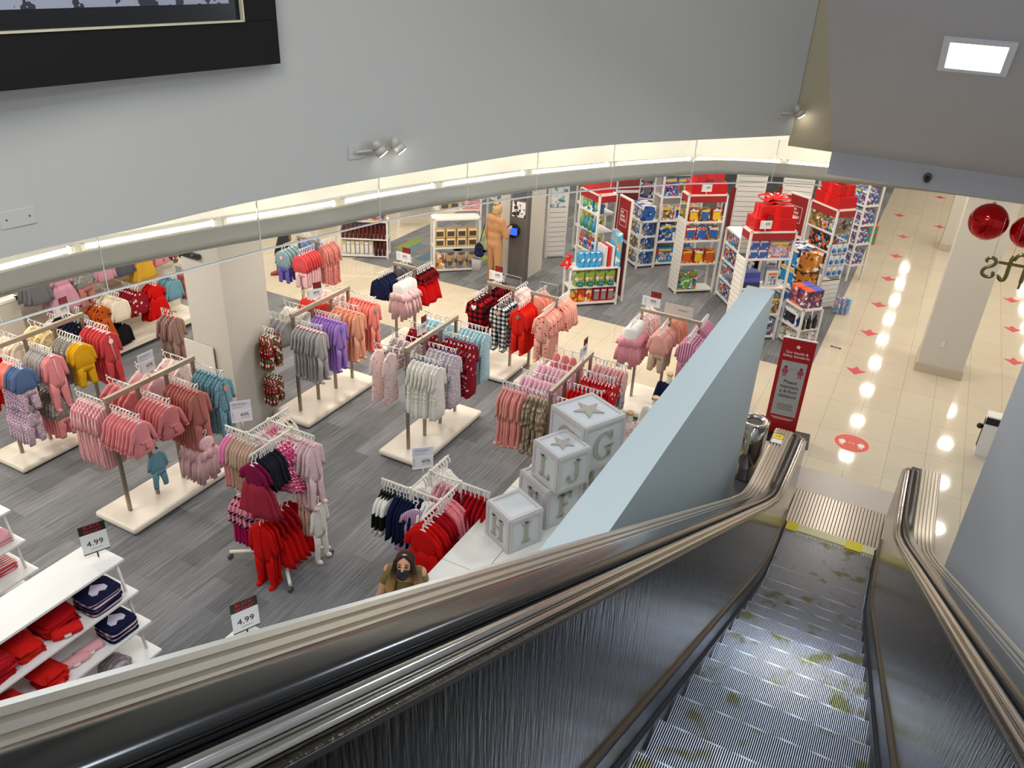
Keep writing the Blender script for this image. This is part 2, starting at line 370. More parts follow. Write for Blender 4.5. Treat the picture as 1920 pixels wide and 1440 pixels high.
# sprinkler head on the beam
sp = E('sprinkler_head', (-.08, 10.36 - .012, 3.80), 0, 'small dark sprinkler head on the grey beam', 'sprinkler')
G().cyl((0, 0, 0), (0, -.03, 0), .045).obj('escutcheon', plain('6a665f', .4, .8), sp); G().cyl((0, -.02, 0), (0, -.07, -.03), .02, .03).obj('nozzle', plain('3c3a38', .4, .8), sp)
# cove tubes
tubm = plain('ffffff', .5, emit='fff4de', es=15)
TB = offset(B, .20); cum = 0; i = 0
pts = [TB[0]]
for p in TB[1:]:
    if (p - pts[-1]).length > .05: pts.append(p)
acc = [0]
for a, b in zip(pts, pts[1:]): acc.append(acc[-1] + (b - a).length)
def along(P, acc, s):
    for i in range(len(acc) - 1):
        if acc[i + 1] >= s:
            t = (s - acc[i]) / (acc[i + 1] - acc[i]); return P[i].lerp(P[i + 1], t)
    return P[-1]
s_ = 1.2; ti = 0
while s_ < min(acc[-1] - 1.4, 20.5):
    a, b = along(pts, acc, s_), along(pts, acc, s_ + 1.16)
    t = E('fluorescent_tube', (a.x, a.y, 3.56), math.atan2(b.y - a.y, b.x - a.x), 'glowing fluorescent tube in the curved cove, %s from the left' % ORD[ti], 'light tube', 'fluorescent tubes in the curved cove')
    Ln = (b - a).length
    G().cyl((.02, 0, 0), (Ln - .02, 0, 0), .019).obj('tube', tubm, t)
    G().box(0, .03, -.03, .03, -.12, .03).box(Ln - .03, Ln, -.03, .03, -.12, .03).obj('holder', white, t)
    s_ += 1.22; ti += 1
# hanging glass panels under the curved wall
def glass_mat():
    m, nt, b = newmat('clear_glass'); nt.nodes.remove(b); L = nt.links.new
    t = N(nt, 'ShaderNodeBsdfTransparent'); t.inputs[0].default_value = (.965, .975, .97, 1); gl = N(nt, 'ShaderNodeBsdfGlossy', Roughness=.01)
    lw = N(nt, 'ShaderNodeFresnel', IOR=1.45); mx = N(nt, 'ShaderNodeMixShader'); L(lw.outputs[0], mx.inputs[0]); L(t.outputs[0], mx.inputs[1]); L(gl.outputs[0], mx.inputs[2])
    L(mx.outputs[0], nt.nodes['Material Output'].inputs[0]); return m
glassm = glass_mat(); edge = plain('fbfaf5', .5)
GP = [(-5.12, .9), (-5.30, 2.86), (-5.20, 3.62), (-4.93, 4.93), (-4.60, 6.18), (-4.21, 7.15), (-3.80, 7.93), (-3.25, 8.75), (-2.55, 9.55), (-1.75, 10.25), (-1.2, 10.52)]
for gi, (a, b) in enumerate(zip(GP, GP[1:])):
    a = Vector(a); b = Vector(b); Ln = (b - a).length
    t = E('glass_panel', (a.x, a.y, 3.49), math.atan2(b.y - a.y, b.x - a.x), '%s clear glass panel from the left, hanging below the curved wall' % ORD[gi], 'glass panel', 'clear glass panels hanging below the curved wall')
    G().box(.004, Ln - .004, -.004, .004, 0, .50).obj('pane', glassm, t)
    G().box(.0, Ln, -.008, .008, -.014, .0).box(-.003, .003, -.006, .006, 0, .50).obj('polished_edge', edge, t)
# picture on the curved wall
def onwall(px, z):  # point where azimuth line meets wall
    d = _ray(*px); dw = Vector((Vector((_X[0], _X[1], _X[2])).dot(d), Vector((_Y[0], _Y[1], _Y[2])).dot(d)))
    best = None
    for a, b in zip(F, F[1:]):
        den = (b.x - a.x) * dw.y - (b.y - a.y) * dw.x
        if abs(den) < 1e-9: continue
        s = (a.y * dw.x - a.x * dw.y) / den
        if -1e-6 <= s <= 1 + 1e-6:
            p = a.lerp(b, s)
            if p.dot(dw) > 0: best = (p, (b - a).normalized())
    return best
pr, _t = onwall((512, 122), 5); pl = Vector((-5.12, 1.35))
dr = (pr - pl).normalized(); ang = math.atan2(dr.y, dr.x); W = (pr - pl).length + .0
nin = Vector((dr.y, -dr.x))
org = pl + nin * .07
pic = E('framed_picture', (org.x, org.y, 5.02), ang, 'large black framed black-and-white photograph high on the curved wall', 'picture')
g = G()
for (a, b, c, d) in ((0, W, 0, .30), (0, W, 1.5, 1.8), (0, .30, .30, 1.5), (W - .30, W, .30, 1.5)): g.box(a, b, -.02, .05, c, d)
g.obj('frame', plain('130e0f', .65, spec=.3), pic, bevel=.004)
g = G()
for (a, b, c, d) in ((.30, W - .30, .30, .312), (W - .312, W - .30, .30, 1.5)): g.box(a, b, -.034, .03, c, d)
g.obj('inner_bead', plain('d8cfae', .35), pic)
G().box(.31, W - .31, .0, .02, .31, 1.5).obj('mount', plain('08090c', .3), pic)
G().box(.40, W - .40, -.006, .0, .42, 1.4).obj('photograph', art('a6a8b8', '35363f', 'd5d7e4', 3.1, 4., False), pic)
# blank plates and spotlights
def plate(px, name, w_, h_, label):
    p, t = onwall(px, 0); d = _ray(*px)
    Z = 5.9 + (_U.dot(d)) * (p.length / Vector((_X.dot(d), _Y.dot(d))).length)
    return p, Z, math.atan2(t.y, t.x)
p, Z, a = plate((33, 408), 'x', 0, 0, '')
t = E('blank_cover_plate', (p.x, p.y, Z), a, 'blank white double cover plate low on the curved wall', 'cover plate')
G().box(-.11, .11, -.008, 0, -.055, .055).obj('plate', plain('cdcbc6', .5), t, bevel=.003); G().cyl((-.07, -.008, .0), (-.07, -.011, 0), .006).cyl((.07, -.008, .0), (.07, -.011, 0), .006).obj('screw', plain('88857f', .4, .8), t)
def spotlight(pxs, label, heads):
    p, Z, a = plate(pxs, '', 0, 0, '')
    t = E('wall_spotlight', (p.x, p.y, Z), a, label, 'spotlight'); sm = plain('c9c3b8', .4, .2)
    G().box(-.05, .10, -.012, 0, -.06, .06).obj('back_plate', wallm, t, bevel=.003)
    G().cyl((0, -.03, 0), (.15 * heads + .16, -.05, .0), .012).obj('arm', sm, t)
    for k in range(heads):
        x = .20 + .20 * k
        h = G().cyl((x - .03, -.06, .09), (x, -.09, .03), .026, .05).cyl((x, -.09, .03), (x + .03, -.115, -.02), .05, .056).obj('lamp_head', sm, t)
        G().cyl((x + .0305, -.116, -.021), (x + .033, -.118, -.025), .044).obj('lens', plain('ffffff', .5, emit='fffaf0', es=14), h)
        G().cyl((x - .02, -.05, .0), (x - .02, -.10, .06), .01).obj('bracket', sm, t)
spotlight((662, 285), 'twin-headed white spotlight on the curved wall, both lamps lit', 2)
spotlight((1462, 212), 'single white spotlight at the far end of the curved wall', 1)
# ------------------------------------------------------------------ escalator
def soft(y, s=.25): return .577 * s * math.log(1 + math.exp((7.37 - y) / s)) if (7.37 - y) / s < 40 else .577 * (7.37 - y)
def hz(y, s=.22):
    q = (7.57 - y) / s; return .93 + (.577 * s * math.log(1 + math.exp(q)) if q < 40 else .577 * (7.57 - y))
CX = -.03
esc = E('escalator', (CX, 8.35, 0), 0, 'brushed steel escalator running down to the cream tiled floor', 'escalator')
def eobj(g, name, mat, bevel=0, parent=None):
    return g.xf(Matrix.Translation((0 if parent else -CX, 0 if parent else -8.35, 0))).obj(name, mat, parent or esc, bevel=bevel)
ribm = plain('a7abb5', .32, .95)
def step_mat():
    m, nt, b = newmat('ribbed_step'); L = nt.links.new
    tc = N(nt, 'ShaderNodeTexCoord'); ns = N(nt, 'ShaderNodeTexNoise', Scale=5., Detail=3.); L(tc.outputs['Object'], ns.inputs['Vector'])
    cr = N(nt, 'ShaderNodeValToRGB'); cr.color_ramp.elements[0].position = .56; cr.color_ramp.elements[0].color = lin('c4c8d4'); cr.color_ramp.elements[1].position = .66; cr.color_ramp.elements[1].color = lin('96935f')
    L(ns.outputs['Fac'], cr.inputs[0]); L(cr.outputs[0], b.inputs['Base Color']); b.inputs['Metallic'].default_value = .8; b.inputs['Roughness'].default_value = .34
    return m
stepm = step_mat()
NR = 92; wd = .98
groovem = plain('07070b', .8)  # groove faces near-black: dirt, plus the slots' shade put into the colour
def comb_profile():
    P = []; p = wd / NR
    for i in range(NR):
        x = -wd / 2 + p * i; P += [(x, -.012), (x + p * .12, 0), (x + p * .46, 0), (x + p * .58, -.012)]
    return P
PC = comb_profile(); n_ = len(PC)
def step(ya, za, yb, zb, riser=True):
    """ribbed tread from (ya,za) to its nose (yb,zb), riser below the nose"""
    vs = [(x, ya, za + q) for x, q in PC] + [(x, yb, zb + q) for x, q in PC] + [(x, yb + q * .8 + .004, zb - .012 if q < 0 else zb - .003) for x, q in PC] + [(x, yb + q * .8 + .004, zb - .24) for x, q in PC]
    fs = []
    for r_ in (0, 2) if riser else (0,):
        fs += [(r_ * n_ + i, r_ * n_ + i + 1, (r_ + 1) * n_ + i + 1, (r_ + 1) * n_ + i) for i in range(n_ - 1)]
    k = len(vs); vs += [(-wd / 2, ya, za - .03), (wd / 2, ya, za - .03), (wd / 2, yb - .02, zb - .03), (-wd / 2, yb - .02, zb - .03)]
    fs.append((k, k + 1, k + 2, k + 3))
    g = G().add(vs, fs); g.xf(Matrix.Translation((-CX, -8.35, 0)))
    o = g.obj('step', stepm, esc); me = o.data; me.materials.append(groovem)
    nf = n_ - 1
    for j, pl_ in enumerate(me.polygons):
        pl_.material_index = 0 if (j % nf) % 4 == 1 and j < nf * (2 if riser else 1) else 1
for k in range(20):
    y = 7.95 - .4 * k; z = soft(y); step(y - .4, z, y, z)
step(7.95, soft(8.3), 8.36, 0, False)
# landing plates
eobj(G().box(-.585, .585, 8.50, 9.25, -.02, .012), 'ribbed_plate', plain('b4ada3', .3, .85))
g = G()
for i in range(30): x = -.56 + 1.12 * i / 29; g.box(x - .0045, x + .0045, 8.50, 9.25, .012, .0128)
eobj(g, 'plate_grooves', plain('2c2824', .6))
eobj(G().box(-.60, .60, 9.25, 9.80, -.02, .013), 'landing_plate', plain('a6a3a0', .42, .8))
g = G().box(-.5, .5, 8.36, 8.50, -.02, .014)
for i in range(60): x = -.5 + (i + .5) / 60; g.box(x - .003, x + .003, 8.30, 8.37, -.005, .008)
eobj(g, 'comb_strip', plain('d8cf9c', .4))
eobj(G().box(-.5, -.36, 8.33, 8.50, .0145, .0155).box(.18, .36, 8.33, 8.50, .0145, .0155), 'yellow_marking', plain('e3cc10', .5))
# balustrades
def railpath(dz=0, ye=8.86, rad=.34, full=True):
    P = []; y = -2.4
    while y < 6.6: P.append((y, hz(y) + dz)); y += .6
    while y < ye: P.append((y, hz(y) + dz)); y += .05
    zc = .93 - rad
    if full:
        for i in range(0, 13):
            t = PI / 2 - PI * i / 12; P.append((ye + (rad + dz) * math.cos(t), zc + (rad + dz) * math.sin(t)))
    return P
def sweep(path, prof, closed=True):
    """path in (y,z); prof in (x, n) where n is offset along the path normal (up on the straight)"""
    g = G(); m = len(prof); vs = []
    for i, (y, z) in enumerate(path):
        a = path[max(i - 1, 0)]; b = path[min(i + 1, len(path) - 1)]; ty, tz = b[0] - a[0], b[1] - a[1]; l = math.hypot(ty, tz); ny, nz = -tz / l, ty / l
        if ny < 0 and nz < 0 and False: pass
        vs += [(x, y + ny * q, z + nz * q) for x, q in prof]
    fs = []
    for i in range(len(path) - 1):
        for j in range(m if closed else m - 1): fs.append((i * m + j, i * m + (j + 1) % m, (i + 1) * m + (j + 1) % m, (i + 1) * m + j))
    g.add(vs, fs, False)
    if closed: g.f += [tuple(range(m)), tuple((len(path) - 1) * m + j for j in range(m))[::-1]]; g.sm += [False, False]
    return g
def panel_mat():
    m, nt, b = newmat('dark_brushed_steel'); L = nt.links.new
    b.inputs['Base Color'].default_value = lin('524b40'); b.inputs['Metallic'].default_value = 1; b.inputs['Roughness'].default_value = .16
    tc = N(nt, 'ShaderNodeTexCoord'); mp = N(nt, 'ShaderNodeMapping'); mp.inputs['Scale'].default_value = (1, 70, 7); L(tc.outputs['Object'], mp.inputs[0])
    ns = N(nt, 'ShaderNodeTexNoise', Scale=1., Detail=3.); L(mp.outputs[0], ns.inputs['Vector'])
    bp = N(nt, 'ShaderNodeBump', Strength=.35, Distance=.008); L(ns.outputs['Fac'], bp.inputs['Height']); L(bp.outputs[0], b.inputs['Normal'])
    return m
panm = panel_mat(); railm = plain('0d0c0b', .2, spec=.5); deckm = plain('c8c2b6', .3, .9); trimm = plain('bcb8b2', .16, 1.0); skm = plain('16181f', .3, .3)
for sgn in (-1, 1):
    hx = .66
    # handrail: rounded C section
    prof = [(sgn * (hx + a), b) for a, b in ((-.044, -.030), (-.046, -.014), (-.038, -.003), (-.02, .0), (.02, .0), (.040, -.002), (.05, -.012), (.048, -.030), (.03, -.034), (-.03, -.034))]
    g = sweep(railpath(), prof); g.sm = [True] * len(g.sm); eobj(g, 'handrail', railm)
    # black slot under the handrail
    g = sweep(railpath(-.036), [(sgn * (hx - .058), -.004), (sgn * (hx + .055), -.004), (sgn * (hx + .055), -.06), (sgn * (hx - .058), -.06)]); eobj(g, 'handrail_guide', blackm)
    # trim tubes inside
    for nm, xo, zo, rr, mt in (('trim_rail', -.070, -.036, .017, trimm), ('trim_rail', -.094, -.046, .011, trimm)):
        c = [(sgn * (hx + xo) + rr * math.cos(t), zo + rr * math.sin(t)) for t in [2 * PI * i / 8 for i in range(8)]]
        g = sweep(railpath(0)[:-4], c); g.sm = [True] * len(g.sm); eobj(g, nm, mt)
    eobj(sweep(railpath(0)[:-4], [(sgn * (hx - .088), -.052), (sgn * (hx - .120), -.054), (sgn * (hx - .121), -.066), (sgn * (hx - .088), -.066)]), 'trim_band', plain('8f8b84', .3, .9))
    # inner panel: from trim to the skirt
    P = railpath(0); top = [(y, z) for y, z in railpath(-.06)]; g = G(); vs = []; k_ = 0
    base = []
    for (y, z) in railpath(-.06, full=True):
        yb = min(y, 9.05); base.append((yb, max(min(soft(yb) + .22, z - .02), .0) if y < 8.7 else max(.015, 0)))
    # straight part
    tp = railpath(-.06); nn = len(tp)
    for (y, z), (yb, zb) in zip(tp, base):
        zb = min(zb, z)
        vs += [(sgn * (hx - .118), y, z), (sgn * .525, y if y < 8.86 else yb, zb)]
    g.add(vs, [(2 * i, 2 * i + 1, 2 * i + 3, 2 * i + 2) for i in range(nn - 1)], False)
    # back side of the same panel body so it has thickness
    g.add([(sgn * (hx - .02), v[1], v[2]) for v in vs], [(2 * i, 2 * i + 2, 2 * i + 3, 2 * i + 1) for i in range(nn - 1)])
    g.add([v for v in vs[::2]] + [(sgn * (hx - .02), v[1], v[2]) for v in vs[::2]], [(i, i + 1, nn + i + 1, nn + i) for i in range(nn - 1)])
    eobj(g, 'side_panel', panm)
    # brass coloured trim and skirt
    yy = [-2.4 + .15 * i for i in range(73)]
    pth = [(y, soft(y) + .215) for y in yy if y < 8.45]
    eobj(sweep(pth, [(sgn * .528, .012), (sgn * .508, .012), (sgn * .504, -.006), (sgn * .528, -.010)]), 'skirt_trim', plain('5c4f3e', .35, .7))
    pk = [(y, soft(y)) for y in yy if y < 8.5]
    g = G(); q = []
    for y, z in pk: q += [(sgn * .503, y, z + .212), (sgn * .503, y, z - .4)]
    g.add(q, [(2 * i, 2 * i + 1, 2 * i + 3, 2 * i + 2) for i in range(len(pk) - 1)])
    q2 = [(sgn * .52, a[1], a[2]) for a in q]; g.add(q2, [(2 * i, 2 * i + 2, 2 * i + 3, 2 * i + 1) for i in range(len(pk) - 1)])
    eobj(g, 'skirt_board', skm)
    g = sweep([(y, z + .055) for y, z in pk if y < 8.4], [(sgn * .503, .012), (sgn * .488, .006), (sgn * .488, -.006), (sgn * .503, -.012)]); eobj(g, 'skirt_brush', plain('101018', .8))
    # outer deck with ribs
    prof = [(hx + .052, -.085), (hx + .06, -.073)]
    for i in range(5):
        x = hx + .07 + .036 * i; prof += [(x, -.087), (x + .005, -.073), (x + .026, -.073), (x + .031, -.087)]
    prof += [(hx + .262, -.078), (hx + .275, -.10), (hx + .275, -.22), (hx + .05, -.22)]
    dp = railpath(-.02, ye=9.0, full=False)
    dp = [p for p in dp if p[0] < 9.12] + [(9.14, .91)]
    eobj(sweep(dp, [(sgn * a, b) for a, b in prof]), 'deck', deckm)
    # outer cladding to the floor
    g = G(); q = []
    for y, z in dp: q += [(sgn * (hx + .255), y, z - .18), (sgn * (hx + .255), y, 0)]
    g.add(q, [(2 * i, 2 * i + 1, 2 * i + 3, 2 * i + 2) for i in range(len(dp) - 1)])
    q2 = [(sgn * (hx + .05), a[1], a[2]) for a in q]; g.add(q2, [(2 * i, 2 * i + 2, 2 * i + 3, 2 * i + 1) for i in range(len(dp) - 1)])
    m_ = len(q); g.add([q[-2], q[-1], q2[-2], q2[-1]], [(0, 1, 3, 2)])
    eobj(g, 'cladding', plain('8f8a82', .35, .8))
# floor sticker etc. on the left deck end
t = E('price_sticker_sheet', (-.86, 8.92, .84), 0, 'yellow and black warning sticker with white slip on the left escalator deck', 'sticker')
G().box(-.06, .06, -.05, .06, 0, .003).obj('yellow_label', plain('e8d018', .5), t); text('4.99', .045, (0, .005, .0045), (0, 0, 0), ink, t)
G().box(-.06, .06, .06, .075, 0, .0032).box(-.06, .06, -.062, -.05, 0, .0032).obj('black_band', ink, t)
G().box(-.055, .07, -.16, -.062, 0, .003).obj('white_slip', plain('dcdad8', .5), t)
# ------------------------------------------------------------------ free standing objects on the aisle
def star(r, r2=None, n=5, a0=PI / 2):
    r2 = r2 or r * .40; return [((r if i % 2 == 0 else r2) * math.cos(a0 + PI * i / n), (r if i % 2 == 0 else r2) * math.sin(a0 + PI * i / n)) for i in range(2 * n)]
t = E('litter_bin', (-1.19, 9.2, 0), 0, 'polished steel cylindrical bin standing at the end of the parapet wall', 'bin')
G().cyl((0, 0, .02), (0, 0, .80), .175, n=40).obj('body', plain('a9a49c', .1, 1.0), t)
G().cyl((0, 0, 0), (0, 0, .03), .165, n=32).obj('foot_ring', blackm, t)
g = G(); nn = 40; R_ = [(.175, .80), (.178, .825), (.165, .835), (.10, .822), (.098, .70)]
vs = [(r_ * math.cos(2 * PI * i / nn), r_ * math.sin(2 * PI * i / nn), z) for r_, z in R_ for i in range(nn)]
g.add(vs, [(j * nn + i, j * nn + (i + 1) % nn, (j + 1) * nn + (i + 1) % nn, (j + 1) * nn + i) for j in range(4) for i in range(nn)], True); g.obj('rim', plain('c9c4bc', .15, 1.0), t)
G().cyl((0, 0, .803), (0, 0, .806), .098, n=32).obj('liner', blackm, t)
t = E('health_notice_sign', (-1.02, 10.50, 0), 0, 'tall red and grey distancing notice standing on a black base by the escalator', 'sign')
t.rotation_euler = (0, 0, .10)
G().box(-.16, .42, -.28, .16, 0, .012).obj('base', blackm, t, bevel=.003)
G().box(-.215, .215, -.012, .012, .0, 1.46).obj('board', plain('a30812', .45), t)
G().box(-.165, .165, -.016, -.012, .30, 1.13).obj('grey_panel', plain('a9a8a6', .5), t)
G().box(-.22, .22, -.014, .014, 1.455, 1.47).obj('top_edge', white, t)
f90 = (PI / 2, 0, 0); wt = plain('f0e4e0', .6)
g = G().prismy([(x, z + 1.35) for x, z in star(.035)], -.0145, -.012); g.obj('star', wt, t)
text('Our Health &\nSafety Standards', .052, (0, -.014, 1.235), f90, wt, t)
text('Please\nmaintain\na 6-foot\ndistance', .072, (0, -.018, .715), f90, ink, t)
g = G()
for z, w_ in ((.47, .19), (.445, .22), (.42, .19), (.395, .23)): g.box(-w_ / 2, w_ / 2, -.0175, -.016, z, z + .008)
g.obj('small_print', plain('606060', .6), t)
g = G().box(-.15, .15, -.0135, -.012, .255, .262).box(-.12, .12, -.0135, -.012, .235, .241); g.obj('small_print', wt, t)
def figure_icon(g, cx, cz, s, y0, y1, flat=False):
    def ring(px, pz, r, w_=.007):
        n = 16; vs = []
        for yy in (y0, y1):
            for rr in (r, r - w_ * s * 6):
                vs += [(px + rr * math.cos(2 * PI * i / n), yy, pz + rr * math.sin(2 * PI * i / n)) for i in range(n)]
        fs = []
        for i in range(n):
            j = (i + 1) % n; fs += [(i, j, n + j, n + i), (2 * n + i, 3 * n + i, 3 * n + j, 2 * n + j), (i, 2 * n + i, 2 * n + j, j)]
        g.add(vs, fs)
    ring(cx, cz, .04 * s * 1.1); ring(cx, cz + .062 * s, .02 * s); 
    for dx in (-.014, .014): g.box(cx + dx * s - .009 * s, cx + dx * s + .009 * s, y0, y1, cz - .085 * s, cz - .045 * s)
g = G(); figure_icon(g, -.10, .98, .95, -.0175, -.016); figure_icon(g, .10, .98, .95, -.0175, -.016); g.box(-.055, .055, -.0172, -.016, 1.02, 1.023); g.obj('figure_icons', plain('a34a50', .6), t)
# floor sticker circle
t = E('distance_floor_sticker', (-.07, 10.79, 0), 0, 'round red distancing sticker on the cream tiles at the escalator foot', 'floor sticker')
G().cyl((0, 0, .0002), (0, 0, .002), .245, n=48, smooth=False).obj('rim', plain('f0b9a8', .4), t)
G().cyl((0, 0, .002), (0, 0, .003), .23, n=48, smooth=False).obj('disc', plain('d4462e', .4), t)
g = G(); figure_icon(g, -.125, -.01, 1.1, -.0045, -.003); figure_icon(g, .125, -.01, 1.1, -.0045, -.003)
g.xf(Matrix.Rotation(-PI / 2, 4, 'X')); g.v = [(x, y, abs(z)) for x, y, z in g.v]; g.obj('figure_icons', wt, t)
text('6 ft', .06, (0, .0, .0035), (0, 0, 0), wt, t)
# arrows
def arrow(x, y, lab):
    poly = [(-.10, -.12), (0, -.24), (.10, -.12), (.10, .02), (.17, .02), (0, .16), (-.17, .02), (-.10, .02)]
    poly = [(-.16, .04), (0, -.17), (.16, .04), (.06, .04), (.0, .17), (-.06, .04)]
    o = G().prism(poly, .0003, .0022).obj('floor_arrow', plain('c9343a', .45), loc=(x, y, 0)); tag(o, lab, 'floor arrow', 'red arrows on the tiles')
for k, y in enumerate((13.22, 14.98, 16.54, 18.24, 19.98, 21.7)):
    arrow(-.33, y, '%s red floor arrow from the escalator in the long aisle left of the pillar' % ORD[k])
for k, y in enumerate((15.14, 16.73, 18.42)):
    arrow(2.0, y, '%s red floor arrow counted from the escalator, right of the front pillar' % ORD[k])
arrow(-1.19 + .6, 23.7, 'farthest red floor arrow beside the last toy shelf'); arrow(.27, 26.5, 'red floor arrow lying far off between the two pillars, nearest the back'); arrow(.42, 23.21, 'red floor arrow just beyond the far aisle pillar')
o = G().box(-.09, .09, -.03, .03, .0003, .002).obj('floor_label', blackm, loc=(-.76, 13.97, 0), rz=-.1); tag(o, 'small black printed strip on the tiles beside the toy carpet', 'floor label')
text('DVDS', .04, (0, 0, .0022), (0, 0, 0), white, o)
o = G().box(-.11, .11, -.05, .05, .006, .009).obj('paper_slip', plain('f4f2ec', .7), loc=(-2.0, 13.05, 0), rz=.2); tag(o, 'small white paper slip on the toy carpet by the parapet', 'paper')
# stand beside right wall
t = E('hand_sanitizer_stand', (1.55, 11.5, 0), 0, 'white box with black front half hidden behind the right-hand wall', 'stand')
G().box(-.10, .16, -.10, .10, 0, .62).obj('body', white, t, bevel=.005); G().box(-.105, -.10, -.08, .02, .12, .55).box(-.10, .16, -.105, -.10, .5, .6).obj('black_front', blackm, t); G().sphere((-.14, -.03, .42), .04).obj('knob', blackm, t)
# hanging Christmas baubles and gold letters (seen from behind)
def bauble(x, y, z, r_, lab):
    t = E('christmas_bauble', (x, y, z), 0, lab, 'bauble', 'red baubles hanging from the beam')
    G().sphere((0, 0, 0), r_, n=36, k=22).obj('ball', plain('b50207', .06, .55), t)
    G().cyl((0, 0, r_ * .98), (0, 0, r_ + .02), .014).obj('cap', plain('c9a860', .2, 1), t)
    G().cyl((0, 0, r_ + .02), (.0, .0, min(3.66 - z, .35)), .008, .016).obj('ribbon', redm, t)
bauble(.62, 9.9, 3.54 - .02, .20 * .97, 'large glossy red bauble hanging in front of the aisle pillar'); bauble(1.005, 9.9, 3.48, .17, 'glossy red bauble cut off at the right picture edge')
gold = plain('8e8150', .22, .9)
def stroke(pts, rad):
    g = G(); P = spline([(x, 0, z) for x, z in pts], 7)
    wv = [1 if 2 < i < len(P) - 3 else .6 for i in range(len(P))]
    vs = []; m = 8
    for i, p in enumerate(P):
        a = P[max(i - 1, 0)]; b = P[min(i + 1, len(P) - 1)]; t = (b - a).normalized(); nn = Vector((-t.z, 0, t.x)); rr = rad * wv[i]
        for j in range(m):
            th = 2 * PI * j / m; vs.append(p + nn * rr * math.cos(th) + Vector((0, rad * .8 * math.sin(th), 0)))
    g.add(vs, [(i * m + j, i * m + (j + 1) % m, (i + 1) * m + (j + 1) % m, (i + 1) * m + j) for i in range(len(P) - 1) for j in range(m)], True)
    g.f += [tuple(range(m)), tuple((len(P) - 1) * m + j for j in range(m))[::-1]]; g.sm += [False, False]; return g
# mirrored s, t, f standing as one hanging word sign ("Gifts" from behind)
t = E('hanging_gold_letters', (.70, 9.0, 3.30), 0, 'gold cut-out letters hanging in the aisle, seen back to front', 'sign')
o = stroke([(-.035, .045), (-.04, .075), (-.01, .098), (.03, .085), (.04, .05), (.02, .02), (-.03, -.01), (-.05, -.045), (-.04, -.08), (0, -.098), (.04, -.088), (.05, -.06), (.03, -.04)], .017).obj('letter_s', gold, t)
g = stroke([(-.06 + .15, -.06), (-.03 + .15, -.10), (.0 + .15, -.10), (.012 + .15, -.06), (.012 + .15, 0), (.012 + .15, .08), (.012 + .15, .15)], .019); g.box(.06, .30, -.012, .012, .055, .078); g.obj('letter_t', gold, t)
g = stroke([(.19, .105), (.20, .15), (.235, .175), (.285, .16), (.30, .10), (.30, 0), (.30, -.16)], .018); g.obj('letter_f', gold, t)
G().cyl((0, 0, .09), (0, 0, .5), .0015).cyl((.16, 0, .15), (.16, 0, .5), .0015).obj('hanging_wire', plain('9a968c', .4, .8), t)
# ------------------------------------------------------------------ price signs
def price_card(loc, rz, kind, lab, wide=.20):
    """local: card faces -y"""
    t = E('price_sign', loc, rz, lab, 'price sign')
    G().cyl((0, 0, 0), (0, 0, .06), .006).box(-wide / 2, wide / 2, -.006, .006, .055, .062).obj('holder', blackm if kind == '4.99' else whitemetal, t)
    h = .19 if kind == '4.99' else .13
    G().box(-wide / 2, wide / 2, -.003, .003, .06, .06 + h).obj('card', plain('e6e4e4', .5), t)
    if kind == '4.99':
        text('4.99', .075, (0, -.004, .15), f90, ink, t); z0 = .06 + h; x0, x1 = -wide / 2, wide / 2
        G().box(-.04, .05, -.004, -.003, .095, .10).obj('small_print', plain('8a8a8e', .6), t)
    else:
        text('60%', .05, (.03, -.004, .135), f90, ink, t); z0 = .06 + h; x0, x1 = -wide * .05, wide / 2
        G().box(-.01, .08, -.004, -.003, .10, .104).box(-.085, -.08, -.004, -.003, .08, .17).obj('small_print', plain('8a8a8e', .6), t)
    if kind != 'plain60':
        G().box(x0, x1, -.003, .003, z0, z0 + .085).obj('black_header', blackm, t)
        if kind == '4.99':
            text('BLACK\nFRIDAY', .042, ((x0 + x1) / 2, -.0045, z0 + .043), f90, plain('c01a14', .5), t, sx=1.0)
        else:
            G().box(x0 + .012, x1 - .012, -.004, -.003, z0 + .01, z0 + .075).obj('red_patch', plain('b01a16', .5), t)
            text('BLACK\nFRIDAY', .024, ((x0 + x1) / 2, -.0045, z0 + .043), f90, ink, t, sx=1.0)
    else:
        G().box(x0 - .09, x1, -.003, .003, z0 + .004, z0 + .10).obj('upper_card', plain('dedde6', .5), t)
        G().box(-.08, .06, -.004, -.003, z0 + .07, z0 + .076).box(-.08, .05, -.004, -.003, z0 + .055, z0 + .06).box(-.08, .02, -.004, -.003, z0 + .03, z0 + .034).obj('small_print', plain('8a8a9a', .6), t)
    return t
# ------------------------------------------------------------------ garments
def hanger_mesh(clip=False):
    g = G(); P = [(.021 * math.cos(a), 0, -.016 + .021 * math.sin(a)) for a in [PI * (1.15 - 1.5 * i / 7) for i in range(8)]] + [(0, 0, -.05), (0, 0, -.09)]
    def tube(P, r_, m=5):
        for a, b in zip(P, P[1:]): g.cyl(a, b, r_, n=m, cap=False)
    tube(P, .006); tube([(-.085, 0, -.134), (-.045, 0, -.108), (0, 0, -.09), (.045, 0, -.108), (.085, 0, -.134)], .008)
    return g
HM = {}
def hanger(mat):
    if mat.name not in HM: HM[mat.name] = hanger_mesh().mesh('hanger', mat)
    return HM[mat.name]
hw = plain('f4f3f0', .35)
def sleeves(g, x=.105, z0=-.13, L=.22, dx=.055, r_=.032, r2=.025, ry=.014):
    for s in (-1, 1):
        g.loft([(s * (x - .03), 0, z0 + .004, r_ * .6, ry * .7), (s * (x - .004), 0, z0 - .03, r_, ry), (s * (x + dx * .35), -.004, z0 - L * .45, r_ * .95, ry), (s * (x + dx * .75), .003, z0 - L * .8, r_ * .85, ry), (s * (x + dx), 0, z0 - L, r2, ry * .9)], n=8)
